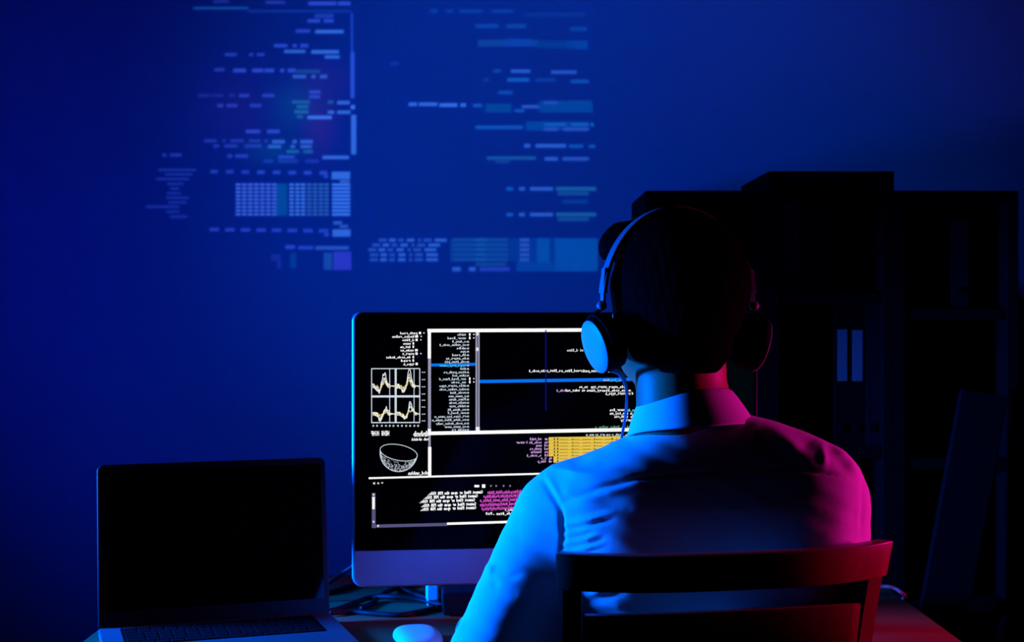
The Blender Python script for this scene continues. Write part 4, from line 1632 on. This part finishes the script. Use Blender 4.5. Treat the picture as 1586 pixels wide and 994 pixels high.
    rect(k3(950), 405, k3(1320), 420, (.0, .06, .26))
    rect(k3(905), 369, k3(1180), 405, (.0, .035, .16))
    d3(780, [(558, 608), (660, 700)], A, 6, .62, 220)
    d3(780, [(725, 910)], B_, 6, .7, 220)
    d3(750, [(700, 890)], Tt, 6, .5, 220)
    # colour clouds of the picture shown in the left window
    blob(455, 165, 32, 34, (.0, .035, .05))
    blob(425, 235, 40, 18, (.0, .035, .05))
    blob(495, 195, 24, 40, (.020, .0, .010))
    blob(500, 125, 40, 30, (.010, .0, .008))
    blob(370, 170, 60, 60, (.006, .0, .004))
    return img, x0, y0, s


def projector():
    r = empty('ceiling_projector', (PROJ.x, PROJ.y, PROJ.z + CZ))
    tag(r, 'ceiling projector throwing the mirrored code onto the wall above the monitor', 'projector')
    aim = P(575, 205, WALL) - PROJ
    n = aim.normalized()
    right = n.cross(ZU).normalized()
    up = right.cross(n)
    FD = 0.11                                   # slide distance from the lamp
    img, x0, y0, s = raster()
    nu, nv = 700, 420
    half_u, half_v = 0.0265, 0.0185
    us = np.linspace(-half_u, half_u, nu)
    vs = np.linspace(-half_v, half_v, nv)
    U, V = np.meshgrid(us, vs)
    dirs = np.array(n)[None, None] * FD + U[..., None] * np.array(right) + V[..., None] * np.array(up)
    t = (WALL - PROJ.y) / dirs[..., 1]
    Xw, Zw = PROJ.x + dirs[..., 0] * t, PROJ.z + dirs[..., 2] * t
    px, py = CX + Xw * FPX / WALL, CY - Zw * FPX / WALL
    fx, fy = (px - x0) * s - .5, (py - y0) * s - .5
    h, w = img.shape[:2]
    ok = (fx >= 0) & (fy >= 0) & (fx < w - 1.01) & (fy < h - 1.01)
    ix, iy = np.clip(fx.astype(int), 0, w - 2), np.clip(fy.astype(int), 0, h - 2)
    gx, gy = (fx - ix)[..., None], (fy - iy)[..., None]
    c = (img[iy, ix] * (1 - gx) + img[iy, ix + 1] * gx) * (1 - gy) + (img[iy + 1, ix] * (1 - gx) + img[iy + 1, ix + 1] * gx) * gy
    c[~ok] = 0
    c[0], c[-1], c[:, 0], c[:, -1] = 0, 0, 0, 0
    me = bpy.data.meshes.new('slide')
    ids = np.arange(nu * nv).reshape(nv, nu)
    q = np.stack([ids[:-1, :-1], ids[:-1, 1:], ids[1:, 1:], ids[1:, :-1]], -1).reshape(-1, 4)
    me.from_pydata(dirs.reshape(-1, 3).tolist(), [], q.tolist())
    at = me.attributes.new('film', 'FLOAT_COLOR', 'POINT')
    at.data.foreach_set('color', np.concatenate([c.reshape(-1, 3), np.ones((nu * nv, 1))], 1).ravel().astype(np.float32))
    m = bpy.data.materials.new('slide_film')
    m.use_nodes = True
    nt = m.node_tree
    nt.nodes.clear()
    a_ = nt.nodes.new('ShaderNodeAttribute')
    a_.attribute_name = 'film'
    tr = nt.nodes.new('ShaderNodeBsdfTransparent')
    ou = nt.nodes.new('ShaderNodeOutputMaterial')
    nt.links.new(a_.outputs['Color'], tr.inputs[0])
    nt.links.new(tr.outputs[0], ou.inputs[0])
    me.materials.append(m)
    o = bpy.data.objects.new('slide', me)
    COL.objects.link(o)
    o.parent = r
    rot = Matrix((right, n, up)).transposed().to_4x4()
    bb = bmesh.new()                              # body: a case round lamp and slide, open at the lens
    def wall_(lo, hi):
        box(bb, lo, hi, 0.002, rot)
    wall_((-0.11, -0.16, -0.05), (0.11, -0.15, 0.05))
    wall_((-0.11, -0.16, 0.045), (0.11, 0.125, 0.055))
    wall_((-0.11, -0.16, -0.055), (0.11, 0.125, -0.045))
    wall_((-0.115, -0.16, -0.055), (-0.105, 0.125, 0.055))
    wall_((0.105, -0.16, -0.055), (0.115, 0.125, 0.055))
    wall_((-0.11, FD - 0.001, half_v - 0.0005), (0.11, FD + 0.014, 0.05))
    wall_((-0.11, FD - 0.001, -0.05), (0.11, FD + 0.014, -half_v + 0.0005))
    wall_((-0.11, FD - 0.001, -half_v), (-half_u + 0.0005, FD + 0.014, half_v))
    wall_((half_u - 0.0005, FD - 0.001, -half_v), (0.11, FD + 0.014, half_v))
    obj('case', bb, M['lens'], r)
    bb = bmesh.new()
    lathe(bb, [(0.047, 0.122), (0.050, 0.122), (0.050, 0.140), (0.047, 0.140), (0.047, 0.122)], n, (0, 0, 0), 32)
    obj('lens_ring', bb, M['lens'], r, 'auto')
    bb = bmesh.new()
    tube(bb, [Vector((0, -0.06, 0.05)), Vector((0, -0.06, 1.48 - PROJ.z))], 0.016, 14)
    obj('ceiling_mount', bb, M['lens'], r, True)
    L = spot('projector_lamp', PROJ, PROJ + aim, 190, (1, 1, 1), 62, 0.05, 0.0)
    L.data.shadow_soft_size = 0.0


projector()
